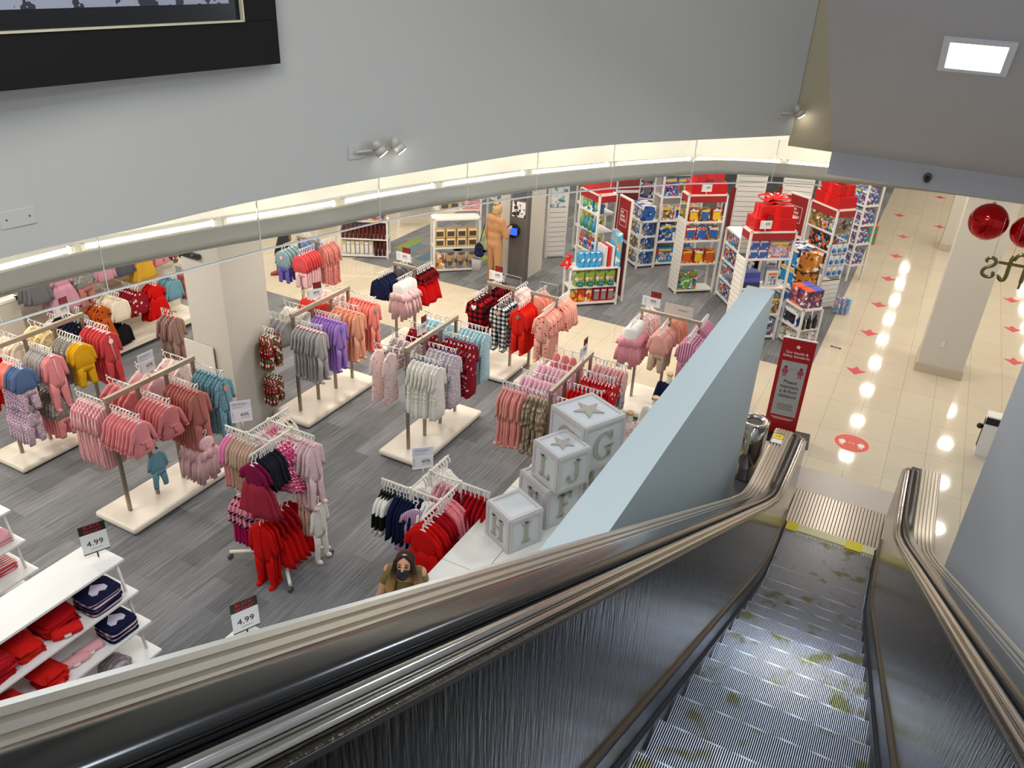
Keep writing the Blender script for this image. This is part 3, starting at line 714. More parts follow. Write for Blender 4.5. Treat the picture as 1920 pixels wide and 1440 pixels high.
def cuffs(h, x=.105, z0=-.13, L=.22, dx=.055):
    for s in (-1, 1): h.loft([(s * (x + dx), 0, z0 - L + .004, .028, .015), (s * (x + dx), 0, z0 - L - .016, .027, .015)], n=8)
def legs(g, z0, z1, x=.055, spread=.02, r_=.058, r2=.038, ry=.018, feet=True):
    for s in (-1, 1):
        g.loft([(s * x, 0, z0 + .04, r_, ry), (s * (x + spread * .3), .004 * s, (z0 * 2 + z1) / 3, r_ * .9, ry), (s * (x + spread * .7), -.004 * s, (z0 + z1 * 2) / 3, r_ * .78, ry), (s * (x + spread), 0, z1 + .03, r2, ry * .9), (s * (x + spread), 0, z1, r2 * .9, ry * .9)], n=8)
        if feet: g.sphere((s * (x + spread), -.02, z1 + .005), .03, .045, .022, n=8, k=5)
YOKE = [(0, 0, -.092, .04, .010), (0, 0, -.105, .062, .013), (0, 0, -.122, .092, .016), (0, 0, -.145, .110, .018), (0, 0, -.18, .112, .020, .05)]
def shape(kind, ph=0.):
    g = G(); out = [('', g)]
    neck = G().loft([(0, -.006, -.085, .034, .012), (0, -.008, -.098, .040, .014)], n=10)
    if kind == 'jacket':
        g.loft(YOKE + [(0, 0, -.26, .108, .024, .14), (0, 0, -.31, .102, .022, .16), (0, 0, -.36, .118, .026, .25), (0, 0, -.45, .14, .026, .36), (0, 0, -.46, .13, .02, .36)], ph=ph); sleeves(g, L=.25, dx=.075)
        out.append(('belt_bow', G().loft([(0, -.024, -.295, .05, .008), (0, -.032, -.312, .052, .012), (0, -.024, -.33, .03, .008)], n=8).loft([(.01, -.028, -.32, .012, .006), (.02, -.030, -.41, .018, .006)], n=6))); h = G(); cuffs(h, L=.25, dx=.075); out.append(('cuffs', h))
    elif kind == 'sleeper':
        g.loft(YOKE + [(0, 0, -.30, .106, .026, .14), (0, 0, -.44, .112, .026, .18), (0, 0, -.50, .095, .022)], ph=ph); sleeves(g, L=.26, dx=.04); legs(g, -.46, -.80)
        out.append(('zip_placket', G().loft([(0, -.022, -.13, .006, .003), (.0, -.030, -.30, .006, .003), (.03, -.030, -.5, .006, .003)], n=6))); out.append(('neckline', neck))
    elif kind == 'gown':
        g.loft(YOKE + [(0, 0, -.30, .11, .026, .2), (0, 0, -.50, .122, .03, .3), (0, 0, -.70, .135, .032, .4), (0, 0, -.79, .125, .03, .3), (0, 0, -.80, .12, .02, .3)], ph=ph); sleeves(g, L=.24, dx=.04)
        out.append(('neckline', neck))
    elif kind == 'bodysuit':
        g.loft(YOKE + [(0, 0, -.27, .112, .024, .14), (0, 0, -.38, .112, .024, .18), (0, 0, -.43, .08, .02), (0, 0, -.47, .05, .016)], ph=ph); sleeves(g, L=.10, dx=.03, r2=.034); out.append(('neckline', neck))
    elif kind == 'dress':
        g.loft(YOKE + [(0, 0, -.24, .098, .024, .1), (0, 0, -.28, .10, .024, .1)], ph=ph); sleeves(g, L=.12, dx=.03, r2=.032)
        out.append(('skirt', G().loft([(0, 0, -.26, .10, .024), (0, 0, -.33, .135, .032, .35), (0, 0, -.42, .16, .036, .45), (0, 0, -.52, .185, .038, .5), (0, 0, -.58, .20, .04, .6), (0, 0, -.585, .17, .03, .5)], n=20, ph=ph, k=7)))
    elif kind == 'outfit':
        g.loft(YOKE + [(0, 0, -.25, .115, .026, .15), (0, 0, -.36, .135, .03, .35), (0, 0, -.375, .125, .02, .3)], ph=ph); sleeves(g, L=.20, dx=.04)
        h = G(); h.loft([(0, .0, -.30, .10, .02), (0, 0, -.40, .11, .022), (0, 0, -.44, .105, .022)], n=10); legs(h, -.40, -.64, feet=False, r2=.042); out.append(('trousers', h))
    elif kind == 'trousers':
        g.loft([(0, 0, -.10, .10, .018), (0, 0, -.13, .105, .022), (0, 0, -.22, .115, .022, .1), (0, 0, -.25, .105, .02)], ph=ph); legs(g, -.22, -.48, feet=False, r_=.062, r2=.045)
    elif kind == 'top':
        g.loft(YOKE + [(0, 0, -.25, .118, .026, .15), (0, 0, -.33, .122, .028, .22), (0, 0, -.40, .13, .03, .3), (0, 0, -.41, .12, .02, .25)], ph=ph); sleeves(g, L=.27, dx=.05); out.append(('neckline', neck))
    elif kind == 'tutu':
        g.loft([(0, 0, -.092, .05, .012), (0, 0, -.11, .085, .016), (0, 0, -.145, .10, .02), (0, 0, -.24, .10, .028, .12), (0, 0, -.27, .10, .026)], ph=ph)
        out.append(('frill', G().loft([(0, 0, -.24, .10, .028), (0, 0, -.28, .15, .036, .4), (0, 0, -.36, .165, .04, .6), (0, 0, -.362, .14, .03, .6)], n=22, ph=ph, k=8)))
        h = G()
        for i in range(7):
            a = (i - 3) * .042; h.loft([(a * .8, 0, -.30, .03, .02), (a * 1.15, .004 * (i % 2), -.45, .034, .018, .3), (a * 1.3, -.004 * (i % 2), -.60 - .05 * ((i * 5) % 3), .03, .008, .3)], n=8)
        out.append(('tulle_panels', h))
    return out
NAME = dict(jacket='infant_jacket', sleeper='infant_sleeper', gown='infant_gown', bodysuit='infant_bodysuit', dress='infant_dress', outfit='infant_outfit', trousers='infant_trousers', top='infant_shirt', tutu='tutu_dress')
GM = {}
def garment_meshes(kind, m1, m2, v):
    key = (kind, m1.name, m2.name, v)
    if key not in GM: GM[key] = [(nm, g.mesh(nm or NAME[kind], m1 if not nm else m2)) for nm, g in shape(kind, v * 1.7)]
    return GM[key]
motif_mesh = {}
def motif(kind, mat):
    if (kind, mat.name) not in motif_mesh:
        g = G()
        if kind == 'heart': poly = [(.0, -.04), (.045, .008), (.04, .035), (.018, .042), (0, .022), (-.018, .042), (-.04, .035), (-.045, .008)]
        elif kind == 'star': poly = star(.04)
        else: poly = [(.03 * math.cos(a), .035 * math.sin(a)) for a in [2 * PI * i / 10 for i in range(10)]] 
        g.prismy([(x, z - .20) for x, z in poly], -.035, -.028)
        motif_mesh[(kind, mat.name)] = g.mesh('motif', mat)
    return motif_mesh[(kind, mat.name)]
def hang(kind, m1, m2, n, tip, direction, pitch, desc, where, group, cat='clothing', mot=None, hmat=None, s=1.0, clip=None, face=None):
    """n garments on an arm; tip=(x,y,z), direction = unit vector (2D) from the tip back to the beam"""
    dx, dy = direction
    # garment front (-y local) faces outwards (tip side)
    rz = math.atan2(-dx, dy) if face is None else face
    # local -y should map to -direction: rotate so that +y local = direction
    rz = math.atan2(dy, dx) - PI / 2
    for i in range(n):
        v = (i * 7 + n) % 2; ms = garment_meshes(kind, m1, m2 or m1, v)
        off = .02 + pitch * i + random.uniform(-.15, .15) * pitch
        jit = random.uniform(-.10, .10)
        loc = (tip[0] + dx * off, tip[1] + dy * off, tip[2])
        o = link(NAME[kind], ms[0][1], None, loc, rz + jit); sc_ = s * random.uniform(.97, 1.03); o.scale = (sc_, 1, sc_)
        tag(o, '%s %s from the tip, %s' % (ORD[i], desc, where) if n > 1 else '%s, %s' % (desc, where), cat, group)
        for nm, me in ms[1:]:
            link(nm, me, o)
        h = link('hanger', hanger(hmat or hw), o)
        if clip and kind != 'x': 
            if clip.name not in HM: HM[clip.name + 'c'] = G().sphere((0, -.004, -.062), .016, .008, .016, n=8, k=5).mesh('size_marker', clip)
            link('size_marker', HM[clip.name + 'c'], o)
        if i == 0 and mot: link('motif', motif(*mot), o)
beamm = plain('a39886', .38, .35); postm = plain('93897a', .35, .7); basem = plain('e6dfd0', .35); armm = plain('d9d5cc', .3, .6)
ARMN = ('first', 'second', 'third', 'fourth')
def rack_y(name, x, y0, npost, label, base=None, z=1.55, x_half=.32):
    """beam along y; returns root"""
    sp = .38; y1 = y0 + sp * (npost - 1)
    t = E('clothes_rack', (x, (y0 + y1) / 2, 0), 0, label, 'clothes rack'); c = (y0 + y1) / 2
    b = base or (-x_half, x_half, y0 - c - .22, y1 - c + .22)
    G().box(b[0], b[1], b[2], b[3], .025, .105).obj('base', basem, t, bevel=.03); G().box(b[0] + .03, b[1] - .03, b[2] + .03, b[3] - .03, 0.0, .03).obj('plinth', blackm, t)
    for k in range(npost): yy = y0 + sp * k - c; G().box(-.017, .017, yy - .017, yy + .017, .10, z - .03).obj('post', postm, t)
    G().box(-.022, .022, y0 - c - .03, y1 - c + .03, z - .045, z + .01).obj('beam', beamm, t, bevel=.002)
    return t, c
def arm_y(t, c, yy, side, z=1.5, L=.48):
    G().cyl((0, yy - c, z), (side * L, yy - c, z), .006, n=8).cyl((side * L, yy - c, z), (side * L, yy - c, z + .02), .008, n=8).obj('arm', armm, t)
def rack_full(x, y0, label, where, arms, npost=4, z=1.5):
    t, c = rack_y('', x, y0, npost, label)
    for (p, side), spec in arms.items():
        yy = y0 + .38 * p; lo = spec.get('lo', 0); zz = z - lo
        arm_y(t, c, yy, side, zz, spec.get('L', .48))
        L = spec.get('L', .48); tip = (x + side * L, yy, zz - .006)
        for q in spec['g']:
            kind, m1, m2, n, desc = q[:5]; opt = q[5] if len(q) > 5 else {}
            st = opt.pop('start', 0.); pitch = opt.pop('pitch', (L - .04) / max(n, 1) if len(spec['g']) == 1 else .042)
            hang(kind, m1, m2, n, (tip[0] - side * st, tip[1], tip[2]), (-side, 0), pitch, desc,
                 '%s%s %s arm, %s' % ('lower ' if lo else '', ARMN[p], 'right' if side > 0 else 'left', where), 'garments on %s' % where, **opt)
    return t
P_ = plain
F_ = fabric
pinkj = F_('plain', 'e08e92'); pinkd = F_('plain', 'd27f80'); palepink = F_('plain', 'efc3c5'); rose = F_('plain', 'b9736a'); coral = F_('plain', 'ef8a7c'); peach = F_('plain', 'e5a285')
grey = F_('plain', 'a3a09f'); dgrey = F_('plain', '6d6b70'); purple = F_('plain', 'a07bc8'); teal = F_('plain', '6f9ba8'); lblue = F_('dots', 'a9cdd6', 'd9e6e8', scale=26.)
wprint = F_('dots', 'ebe8df', 'b9b3a6', scale=45.); burg = F_('dots', '8b1726', 'e3b8b8', scale=14.); cream = F_('plain', 'e9dfc9'); creamor = F_('dots', 'ead9a8', 'd98f4a', scale=30.)
yellow = F_('plain', 'd7a31e'); navy = F_('plain', '171c3c'); navyfl = F_('dots', '171b35', 'c9a9a0', scale=24.); redg = F_('plain', 'c9110f'); crimson = F_('plain', 'a80c1b'); plum = F_('plain', '7c1440')
redprint = F_('print', '8e1420', 'e6ded2', '5e7a4a', scale=16.); tanm = F_('plain', 'c9ab95'); wht = F_('plain', 'f0eee8'); tulle = F_('plain', 'e8bfc0'); tulle2 = F_('plain', 'e59aa4')
rplaid = F_('plaid', 'b3121c', '140c10', '5d0f18', scale=12.); check = F_('check', 'f0ede6', '131315', '77777a', scale=14.); peachpr = F_('dots', 'eeb09e', 'cf3a34', scale=20.); redkn = F_('plain', 'd9261b')
pstripe = F_('stripe', 'f6f0ee', 'ec8fb0', scale=40.); rwstripe = F_('stripe', 'd23a44', 'f3e9e6', scale=60.); rdots = F_('dots', 'c9161f', 'f4e9e4', scale=16.); floral = F_('print', 'dccbd6', '7a5a86', 'b98894', scale=60.)
greyfl = F_('dots', '8b8780', 'e6dccb', scale=40.); mauve = F_('plain', 'c28598'); mstripe = F_('stripe', 'dcaabd', 'a04e72', scale=30.); denim = F_('plain', '566b93'); camo = F_('print', 'a59a80', '7d7159', 'd9b79b', scale=20.)
pinkpr = F_('dots', 'f0dcd8', 'd58a8e', scale=30.); hotpink = F_('print', 'd42a6c', 'f7d9e4', scale=60.); blackdot = F_('dots', 'eadfca', '1c1a1a', scale=22.); lepink = F_('print', 'f0a3b8', '2b2024', scale=26.); pinkhot = F_('plain', 'f08ab8')
lil = F_('print', 'bdb4bd', 'e9dfe2', scale=40.); gpink = F_('print', 'c9b3b5', '8d7d86', 'efe2de', scale=34.); orange_ = F_('dots', 'b4521c', '4d2212', scale=20.)
bluec = P_('2f74c4', .4)
# names of the places
W0, W1, W3, W4 = 'leftmost rack', 'rack left of the pillar', 'rack right of the pillar', 'white-gown rack'
W9 = 'rack behind the blocks'
rack_full(-9.04, 4.71, 'long clothes rack at the left picture edge with grey and pink infant outfits', W0, {
    (0, 1): dict(g=[('outfit', denim, floral, 4, 'blue jacket with floral trousers'), ('outfit', coral, floral, 4, 'coral jacket set', dict(start=.19))]),
    (0, -1): dict(g=[('sleeper', redg, None, 5, 'red sleeper')]),
    (1, 1): dict(g=[('sleeper', pinkj, palepink, 2, 'pink sleeper with bow'), ('top', grey, None, 7, 'grey top', dict(start=.1))]),
    (1, -1): dict(g=[('top', cream, None, 5, 'cream top')]),
    (2, 1): dict(g=[('outfit', yellow, yellow, 3, 'mustard outfit'), ('outfit', greyfl, grey, 6, 'grey outfit', dict(start=.13, pitch=.05))]),
    (2, -1): dict(g=[('dress', creamor, creamor, 4, 'cream and orange dress')]),
    (3, 1): dict(g=[('sleeper', F_('plain', 'c9484c'), palepink, 7, 'raspberry red sleeper', dict(mot=('blob', wht)))]),
    (3, -1): dict(g=[('top', navyfl, None, 6, 'navy floral top')])})
for (yy, kind, m1, m2, n, d_, zz) in ((4.71, 'trousers', floral, None, 7, 'purple patterned trousers', .88), (5.09, 'outfit', greyfl, pinkj, 7, 'grey top with pink trousers', .93)):
    hang(kind, m1, m2, n, (-8.60, yy, zz), (-1, 0), .055, d_, 'lower row of the leftmost rack', 'garments low on the leftmost rack')
rack_full(-7.0, 4.6, 'long clothes rack with pink jackets on a cream base left of the white pillar', W1, {
    (0, 1): dict(g=[('jacket', pinkj, pinkj, 9, 'pink belted jacket')]),
    (0, -1): dict(g=[('gown', F_('stripe', 'ecc9cb', 'd98f95', scale=30.), palepink, 8, 'pale pink striped gown')]),
    (1, 1): dict(g=[('jacket', pinkd, pinkd, 8, 'dusty pink belted jacket')]),
    (1, -1): dict(g=[('bodysuit', pinkd, None, 5, 'rose bodysuit')]),
    (2, 1): dict(g=[('sleeper', rose, rose, 9, 'dusty rose sleeper')]),
    (2, -1): dict(g=[('bodysuit', palepink, None, 3, 'pale pink bodysuit')]),
    (3, 1): dict(g=[('sleeper', F_('dots', '79a2ad', '4b6f7a', scale=34.), teal, 8, 'teal printed sleeper', dict(mot=('blob', F_('plain', 'd99a94'))))]),
    (3, -1): dict(g=[('bodysuit', pinkpr, None, 3, 'white and pink bodysuit')])})
t = E('hook_arm', (-6.98, 4.80, .96), 0, 'thin black hook arm low on the rack left of the white pillar', 'hook'); G().cyl((0, 0, 0), (.36, 0, .0), .006, n=6).sphere((.36, 0, 0), .014, n=8, k=5).obj('rod', blackm, t)
hang('outfit', teal, teal, 1, (-6.64, 4.80, .96), (-1, 0), .05, 'single teal outfit', 'rack left of the white pillar', None, s=.8)
hang('tutu', palepink, tulle, 6, (-6.5, 5.36, .92), (-1, 0), .05, 'pale tulle dress', 'lower third right arm, %s' % W1, 'tutu dresses low beside the white pillar')
rack_full(-6.88, 7.3, 'long clothes rack with grey, purple and coral sleepers right of the white pillar', W3, {
    (0, 1): dict(g=[('sleeper', grey, palepink, 8, 'grey sleeper')]),
    (0, -1): dict(g=[('top', grey, None, 5, 'grey top')]),
    (1, 1): dict(g=[('sleeper', purple, purple, 9, 'purple sleeper', dict(mot=('blob', F_('plain', '5e7fc4'))))]),
    (1, -1): dict(g=[('bodysuit', wprint, None, 6, 'white printed bodysuit')]),
    (2, 1): dict(g=[('sleeper', peach, peach, 6, 'peach sleeper')]),
    (2, -1): dict(g=[('top', F_('plain', 'd6493c'), None, 4, 'coral red top')]),
    (3, 1): dict(g=[('sleeper', coral, coral, 8, 'coral sleeper', dict(mot=('heart', grey)))]),
    (3, -1): dict(g=[('top', pinkpr, None, 6, 'pink printed top')])})
hang('trousers', redprint, None, 4, (-6.95, 7.02, 1.42), (-1, 0), .05, 'red patterned trousers', 'beside the white pillar, upper row', 'red patterned trousers beside the white pillar', s=1.2)
hang('trousers', redprint, None, 4, (-6.95, 7.02, .80), (-1, 0), .05, 'red patterned trousers', 'beside the white pillar, lower row', 'low red patterned trousers beside the white pillar')
rack_full(-5.09, 7.29, 'long clothes rack with white gowns and burgundy sleepers on a cream base', W4, {
    (0, 1): dict(g=[('gown', wprint, wht, 7, 'white printed gown', dict(clip=bluec))]),
    (0, -1): dict(g=[('gown', pinkpr, pinkpr, 2, 'pink printed gown', dict(pitch=.2))]),
    (1, 1): dict(g=[('gown', lil, lil, 7, 'lilac-grey gown', dict(clip=bluec))]),
    (1, -1): dict(g=[('top', gpink, None, 5, 'grey-pink floral top')]),
    (2, 1): dict(g=[('gown', burg, burg, 8, 'burgundy printed gown', dict(clip=bluec))]),
    (2, -1): dict(g=[('top', burg, None, 4, 'burgundy top')]),
    (3, 1): dict(g=[('gown', lblue, lblue, 8, 'light blue gown')]),
    (3, -1): dict(g=[('top', lblue, None, 6, 'light blue top')])})
rack_full(-3.15, 7.28, 'long clothes rack crowded with pink and red garments behind the letter blocks', W9, {
    (0, -1): dict(L=.62, g=[('sleeper', F_('plain', 'e59d92'), pinkj, 7, 'coral pink fleece sleeper'), ('sleeper', camo, camo, 5, 'tan camouflage sleeper', dict(start=.34, pitch=.05))]),
    (0, 1): dict(g=[('outfit', pstripe, F_('dots', 'dc6b88', 'f3d6dc', scale=30.), 7, 'pink striped outfit')]),
    (1, 1): dict(g=[('top', redg, None, 9, 'bright red top')]),
    (1, -1): dict(L=.56, g=[('bodysuit', pstripe, None, 9, 'pink and white striped bodysuit')]),
    (2, 1): dict(g=[('outfit', rdots, rwstripe, 10, 'red spotted outfit')]),
    (2, -1): dict(L=.52, g=[('bodysuit', pstripe, None, 8, 'white and pink striped bodysuit')]),
    (3, 1): dict(g=[('outfit', rwstripe, F_('print', 'b9b4b8', '5c5a66', scale=70.), 9, 'red and grey knitted outfit')]),
    (3, -1): dict(g=[('bodysuit', pinkj, None, 4, 'pink bodysuit')])})
# short racks, beam along x
def rack_x(xs, y, label, where, arms, z=1.40, base=None, sign=None, panel=True):
    x0, x1 = xs[0], xs[-1]; c = (x0 + x1) / 2
    t = E('clothes_rack', (c, y, 0), 0, label, 'clothes rack')
    b = base or (x0 - .16, x1 + .16, y - .45, y + .45)
    G().box(b[0] - c, b[1] - c, b[2] - y, b[3] - y, .025, .105).obj('base', basem, t, bevel=.03); G().box(b[0] - c + .03, b[1] - c - .03, b[2] - y + .03, b[3] - y - .03, 0, .03).obj('plinth', blackm, t)
    for x in xs: G().box(x - c - .017, x - c + .017, -.017, .017, .10, z - .02).obj('post', postm, t)
    G().box(x0 - c - .03, x1 - c + .03, -.02, .02, z - .035, z + .01).obj('beam', beamm, t, bevel=.002)
    for (i, side), spec in arms.items():
        x = xs[i]; L = spec.get('L', .45)
        G().cyl((x - c, 0, z - .04), (x - c, side * L, z - .04), .006, n=8).obj('arm', armm, t)
        tip = (x, y + side * L, z - .046)
        for q in spec['g']:
            kind, m1, m2, n, desc = q[:5]; opt = dict(q[5]) if len(q) > 5 else {}
            st = opt.pop('start', 0.); pitch = opt.pop('pitch', (L - .05) / n if len(spec['g']) == 1 else .045)
            hang(kind, m1, m2, n, (tip[0], tip[1] - side * st, tip[2]), (0, -side), pitch, desc, '%s %s arm, %s' % (ARMN[i], 'front' if side < 0 else 'back', where), 'garments on %s' % where, **opt)
    return t
rack_x((-5.5, -5.1), 10.07, 'short clothes rack with red plaid and black gingham outfits', 'plaid rack', {
    (0, -1): dict(g=[('outfit', rplaid, rplaid, 6, 'red plaid outfit', dict(mot=('heart', wht)))]),
    (1, -1): dict(g=[('sleeper', check, check, 7, 'black gingham sleeper', dict(mot=('heart', F_('plain', 'e0a3a0'))))]),
    (0, 1): dict(g=[('top', rplaid, None, 6, 'red plaid top')]), (1, 1): dict(g=[('top', pinkpr, None, 6, 'pale pink top')])}, base=(-5.66, -4.95, 9.62, 10.5))
rack_x((-4.79, -4.4), 10.1, 'short clothes rack with red sleepers and peach printed sleepers', 'peach and red rack', {
    (0, -1): dict(g=[('sleeper', redkn, redkn, 7, 'bright red sleeper', dict(mot=('blob', F_('plain', '8a7862'))))]),
    (1, -1): dict(g=[('sleeper', peachpr, peachpr, 8, 'peach sleeper with red print')]),
    (0, 1): dict(g=[('top', F_('plain', 'ee9f8e'), None, 3, 'salmon top')]), (1, 1): dict(g=[('top', peachpr, None, 8, 'peach printed top', dict(s=1.15))])}, base=(-4.83, -4.1, 9.66, 10.5))
rack_x((-7.14, -6.78), 9.95, 'short clothes rack with navy tops and pink tutu dresses', 'navy and tutu rack', {
    (0, -1): dict(g=[('top', F_('dots', '171c3c', '3a4066', scale=60.), None, 8, 'navy top')]),
    (1, -1): dict(g=[('tutu', wht, tulle, 7, 'white and pink tulle dress')]),
    (0, 1): dict(g=[('top', dgrey, None, 4, 'grey top')]), (1, 1): dict(L=.5, g=[('dress', rplaid, redg, 8, 'red plaid dress')])})
rack_x((-9.19, -8.81), 10.07, 'short clothes rack with teal and coral outfits beside the walking woman', 'rack by the walker', {
    (0, -1): dict(g=[('outfit', F_('plain', '8ba7ac'), F_('plain', '6a62b0'), 5, 'teal top with purple leggings', dict(mot=('blob', palepink)))]),
    (1, -1): dict(g=[('outfit', F_('plain', 'dc5558'), palepink, 7, 'coral red outfit')]),
    (0, 1): dict(g=[('top', F_('plain', '7d9ac9'), None, 4, 'blue top')]), (1, 1): dict(g=[('sleeper', F_('dots', 'dc8c82', 'f0c2b8', scale=40.), rose, 6, 'rose gold sleeper')])})
rack_x((-3.13, -2.72, -2.31), 10.2, 'clothes rack with tutu dresses and mauve outfits beside the parapet', 'tutu rack by the parapet', {
    (0, -1): dict(g=[('tutu', wht, tulle2, 7, 'long white-pink tulle dress')]),
    (1, -1): dict(g=[('outfit', F_('plain', 'dfa197'), tanm, 8, 'dusty pink outfit')]),
    (2, -1): dict(g=[('outfit', mstripe, mauve, 8, 'mauve striped outfit')]),
    (0, 1): dict(g=[('top', pinkpr, None, 4, 'cream printed top')]), (1, 1): dict(g=[('top', peach, None, 6, 'peach top')]), (2, 1): dict(g=[('top', mauve, None, 7, 'mauve top')])}, z=1.5)
# carter's sign card
t = E('brand_card', (-2.62, 10.2, 1.52), 0, "clear holder with pale carter's card on the tutu rack by the parapet", 'sign'); G().box(-.2, .2, -.002, .002, 0, .15).obj('card', plain('d2c9bd', .4), t); text("carter's", .05, (.06, -.003, .09), f90, plain('8a8178', .6), t)
for (x, y, z, wh) in ((-5.13, 10.1, 1.42, 'plaid rack'), (-4.55, 10.13, 1.42, 'peach and red rack')):
    t = E('acrylic_sign_holder', (x, y, z), 0, 'empty clear acrylic sign holder on the %s' % wh, 'sign holder'); G().box(-.14, .14, -.002, .002, 0, .16).obj('clear_plate', glassm, t); g = G().box(-.14, .14, -.003, .003, .157, .16).box(-.14, -.137, -.003, .003, 0, .16).box(.137, .14, -.003, .003, 0, .16); g.obj('edge', plain('cfd2cf', .2), t)
# signs on racks ( +x facing on the long racks )
price_card((-9.04, 5.62, 1.56), PI / 2, '60', 'white 60% price sign on the leftmost rack')
price_card((-7.0, 5.15, 1.56), PI / 2, 'plain60', 'two-tier white 60% price sign on the rack left of the pillar')
price_card((-6.88, 7.75, 1.56), PI / 2 - .5, '60', '60% price sign with red header on the rack right of the pillar')
price_card((-5.09, 7.62, 1.56), PI / 2, '60', '60% price sign with red header on the white-gown rack')
price_card((-3.15, 8.15, 1.56), PI / 2, '60', '60% price sign with red header on the rack behind the blocks')
price_card((-6.98, 9.95, 1.41), .0, '60', '60% price sign with red header on the navy and tutu rack', .26)
price_card((-5.40, 10.07, 1.41), .0, '60', '60% price sign with red header on the plaid rack', .22)
price_card((-9.05, 10.07, 1.41), 0, '60', '60% price sign with red header on the rack by the walking woman', .24)
price_card((-3.02, 10.2, 1.51), .0, '60', '60% price sign with red header on the tutu rack by the parapet', .26)
# pinwheel four-way racks
def fourway(cx, cy, z, label, where, arms, tall=None, r_=.22, L=.42, wheels=True):
    t = E('four_way_rack', (cx, cy, 0), 0, label, 'clothes rack'); wm = plain('e9e3d4', .35)
    g = G(); 
    for a, b in (((-.46, -.30), (.40, .30)), ((-.40, .33), (.42, -.36))):
        g.cyl((a[0], a[1], .10), (b[0], b[1], .10), .02, n=6)
    g.obj('cross_base', wm, t)
    if wheels:
        for a in ((-.46, -.30), (.40, .30), (-.40, .33), (.42, -.36)):
            cs = G().cyl((a[0] - .012, a[1], .035), (a[0] + .012, a[1], .035), .034, n=14).obj('caster', plain('6b6a68', .3, .6), t)
    # four uprights and tangential arms
    A_ = [((-r_, -r_), (-1, 0)), ((r_, -r_), (0, -1)), ((r_, r_), (1, 0)), ((-r_, r_), (0, 1))]
    for k, ((ux, uy), (ax, ay)) in enumerate(A_):
        G().box(ux - .014, ux + .014, uy - .014, uy + .014, .10, z + .02).obj('post', wm, t)
        G().cyl((ux - ax * 2 * r_, uy - ay * 2 * r_, z), (ux + ax * L, uy + ay * L, z), .011, n=8).obj('arm', wm, t)
    g = G()
    g.cyl((-r_, -r_, .62), (r_, r_, .62), .011, n=6).cyl((-r_, r_, .62), (r_, -r_, .62), .011, n=6)
    g.obj('cross_brace', wm, t)
    nm = ('left', 'near', 'right', 'far')
    for k, (zz, specs) in arms:
        (ux, uy), (ax, ay) = A_[k]; tip = (cx + ux + ax * L, cy + uy + ay * L, zz)
        for q in specs:
            kind, m1, m2, n, desc = q[:5]; opt = dict(q[5]) if len(q) > 5 else {}
            st = opt.pop('start', 0.); pitch = opt.pop('pitch', .05)
            lo = 'lower ' if zz < z - .3 else ''
            hang(kind, m1, m2, n, (tip[0] - ax * st, tip[1] - ay * st, zz - .012), (-ax, -ay), pitch, desc, '%s%s arm, %s' % (lo, nm[k], where), 'garments on %s' % where, **opt)
    return t
fourway(-5.10, 4.955, 1.60, 'cream four-way rack on casters with dresses in two tiers', 'rack on casters', [
    (0, (1.6, [('outfit', pinkhot, pinkj, 2, 'bright pink outfit', dict(pitch=.04)), ('outfit', tanm, F_('plain', 'c9a78f'), 8, 'beige ruffled outfit', dict(start=.09, pitch=.04))])),
    (0, (.88, [('outfit', lepink, F_('plain', 'b31a5e'), 7, 'pink leopard outfit', dict(start=.02, pitch=.045))])),
    (1, (1.6, [('dress', plum, F_('plain', '9c2a3c'), 2, 'plum dress', dict(s=1.15, pitch=.05)), ('top', F_('plain', '24242e'), None, 8, 'charcoal top', dict(start=.11, pitch=.027)), ('dress', hotpink, hotpink, 4, 'hot pink printed dress', dict(start=.34, pitch=.05))])),
    (1, (.88, [('sleeper', redg, redg, 3, 'red sleeper with feet', dict(pitch=.05, s=1.05)), ('dress', crimson, redg, 5, 'red velvet dress', dict(start=.16, pitch=.08, s=1.15))])),
    (2, (1.6, [('sleeper', F_('dots', 'e3bfc2', 'f1dcdc', scale=40.), palepink, 4, 'pale pink sleeper', dict(pitch=.04)), ('top', pinkpr, None, 7, 'pink printed top', dict(start=.17, pitch=.045))])),
    (2, (.88, [('sleeper', F_('dots', 'e9e2da', 'cfc4ba', scale=50.), wht, 1, 'white printed sleeper'), ('trousers', tanm, None, 3, 'beige trousers', dict(start=.08))])),
    (3, (1.6, [('top', blackdot, None, 3, 'cream top with black dots'), ('top', F_('plain', 'e08aa0'), None, 4, 'pink top', dict(start=.15)), ('top', pinkpr, None, 4, 'pale floral top', dict(start=.33))]))], r_=.15, L=.28)
price_card((-5.50, 5.00, 1.50), PI / 2 - .7, 'plain60', 'white price sign on a stem above the four-way rack on casters')
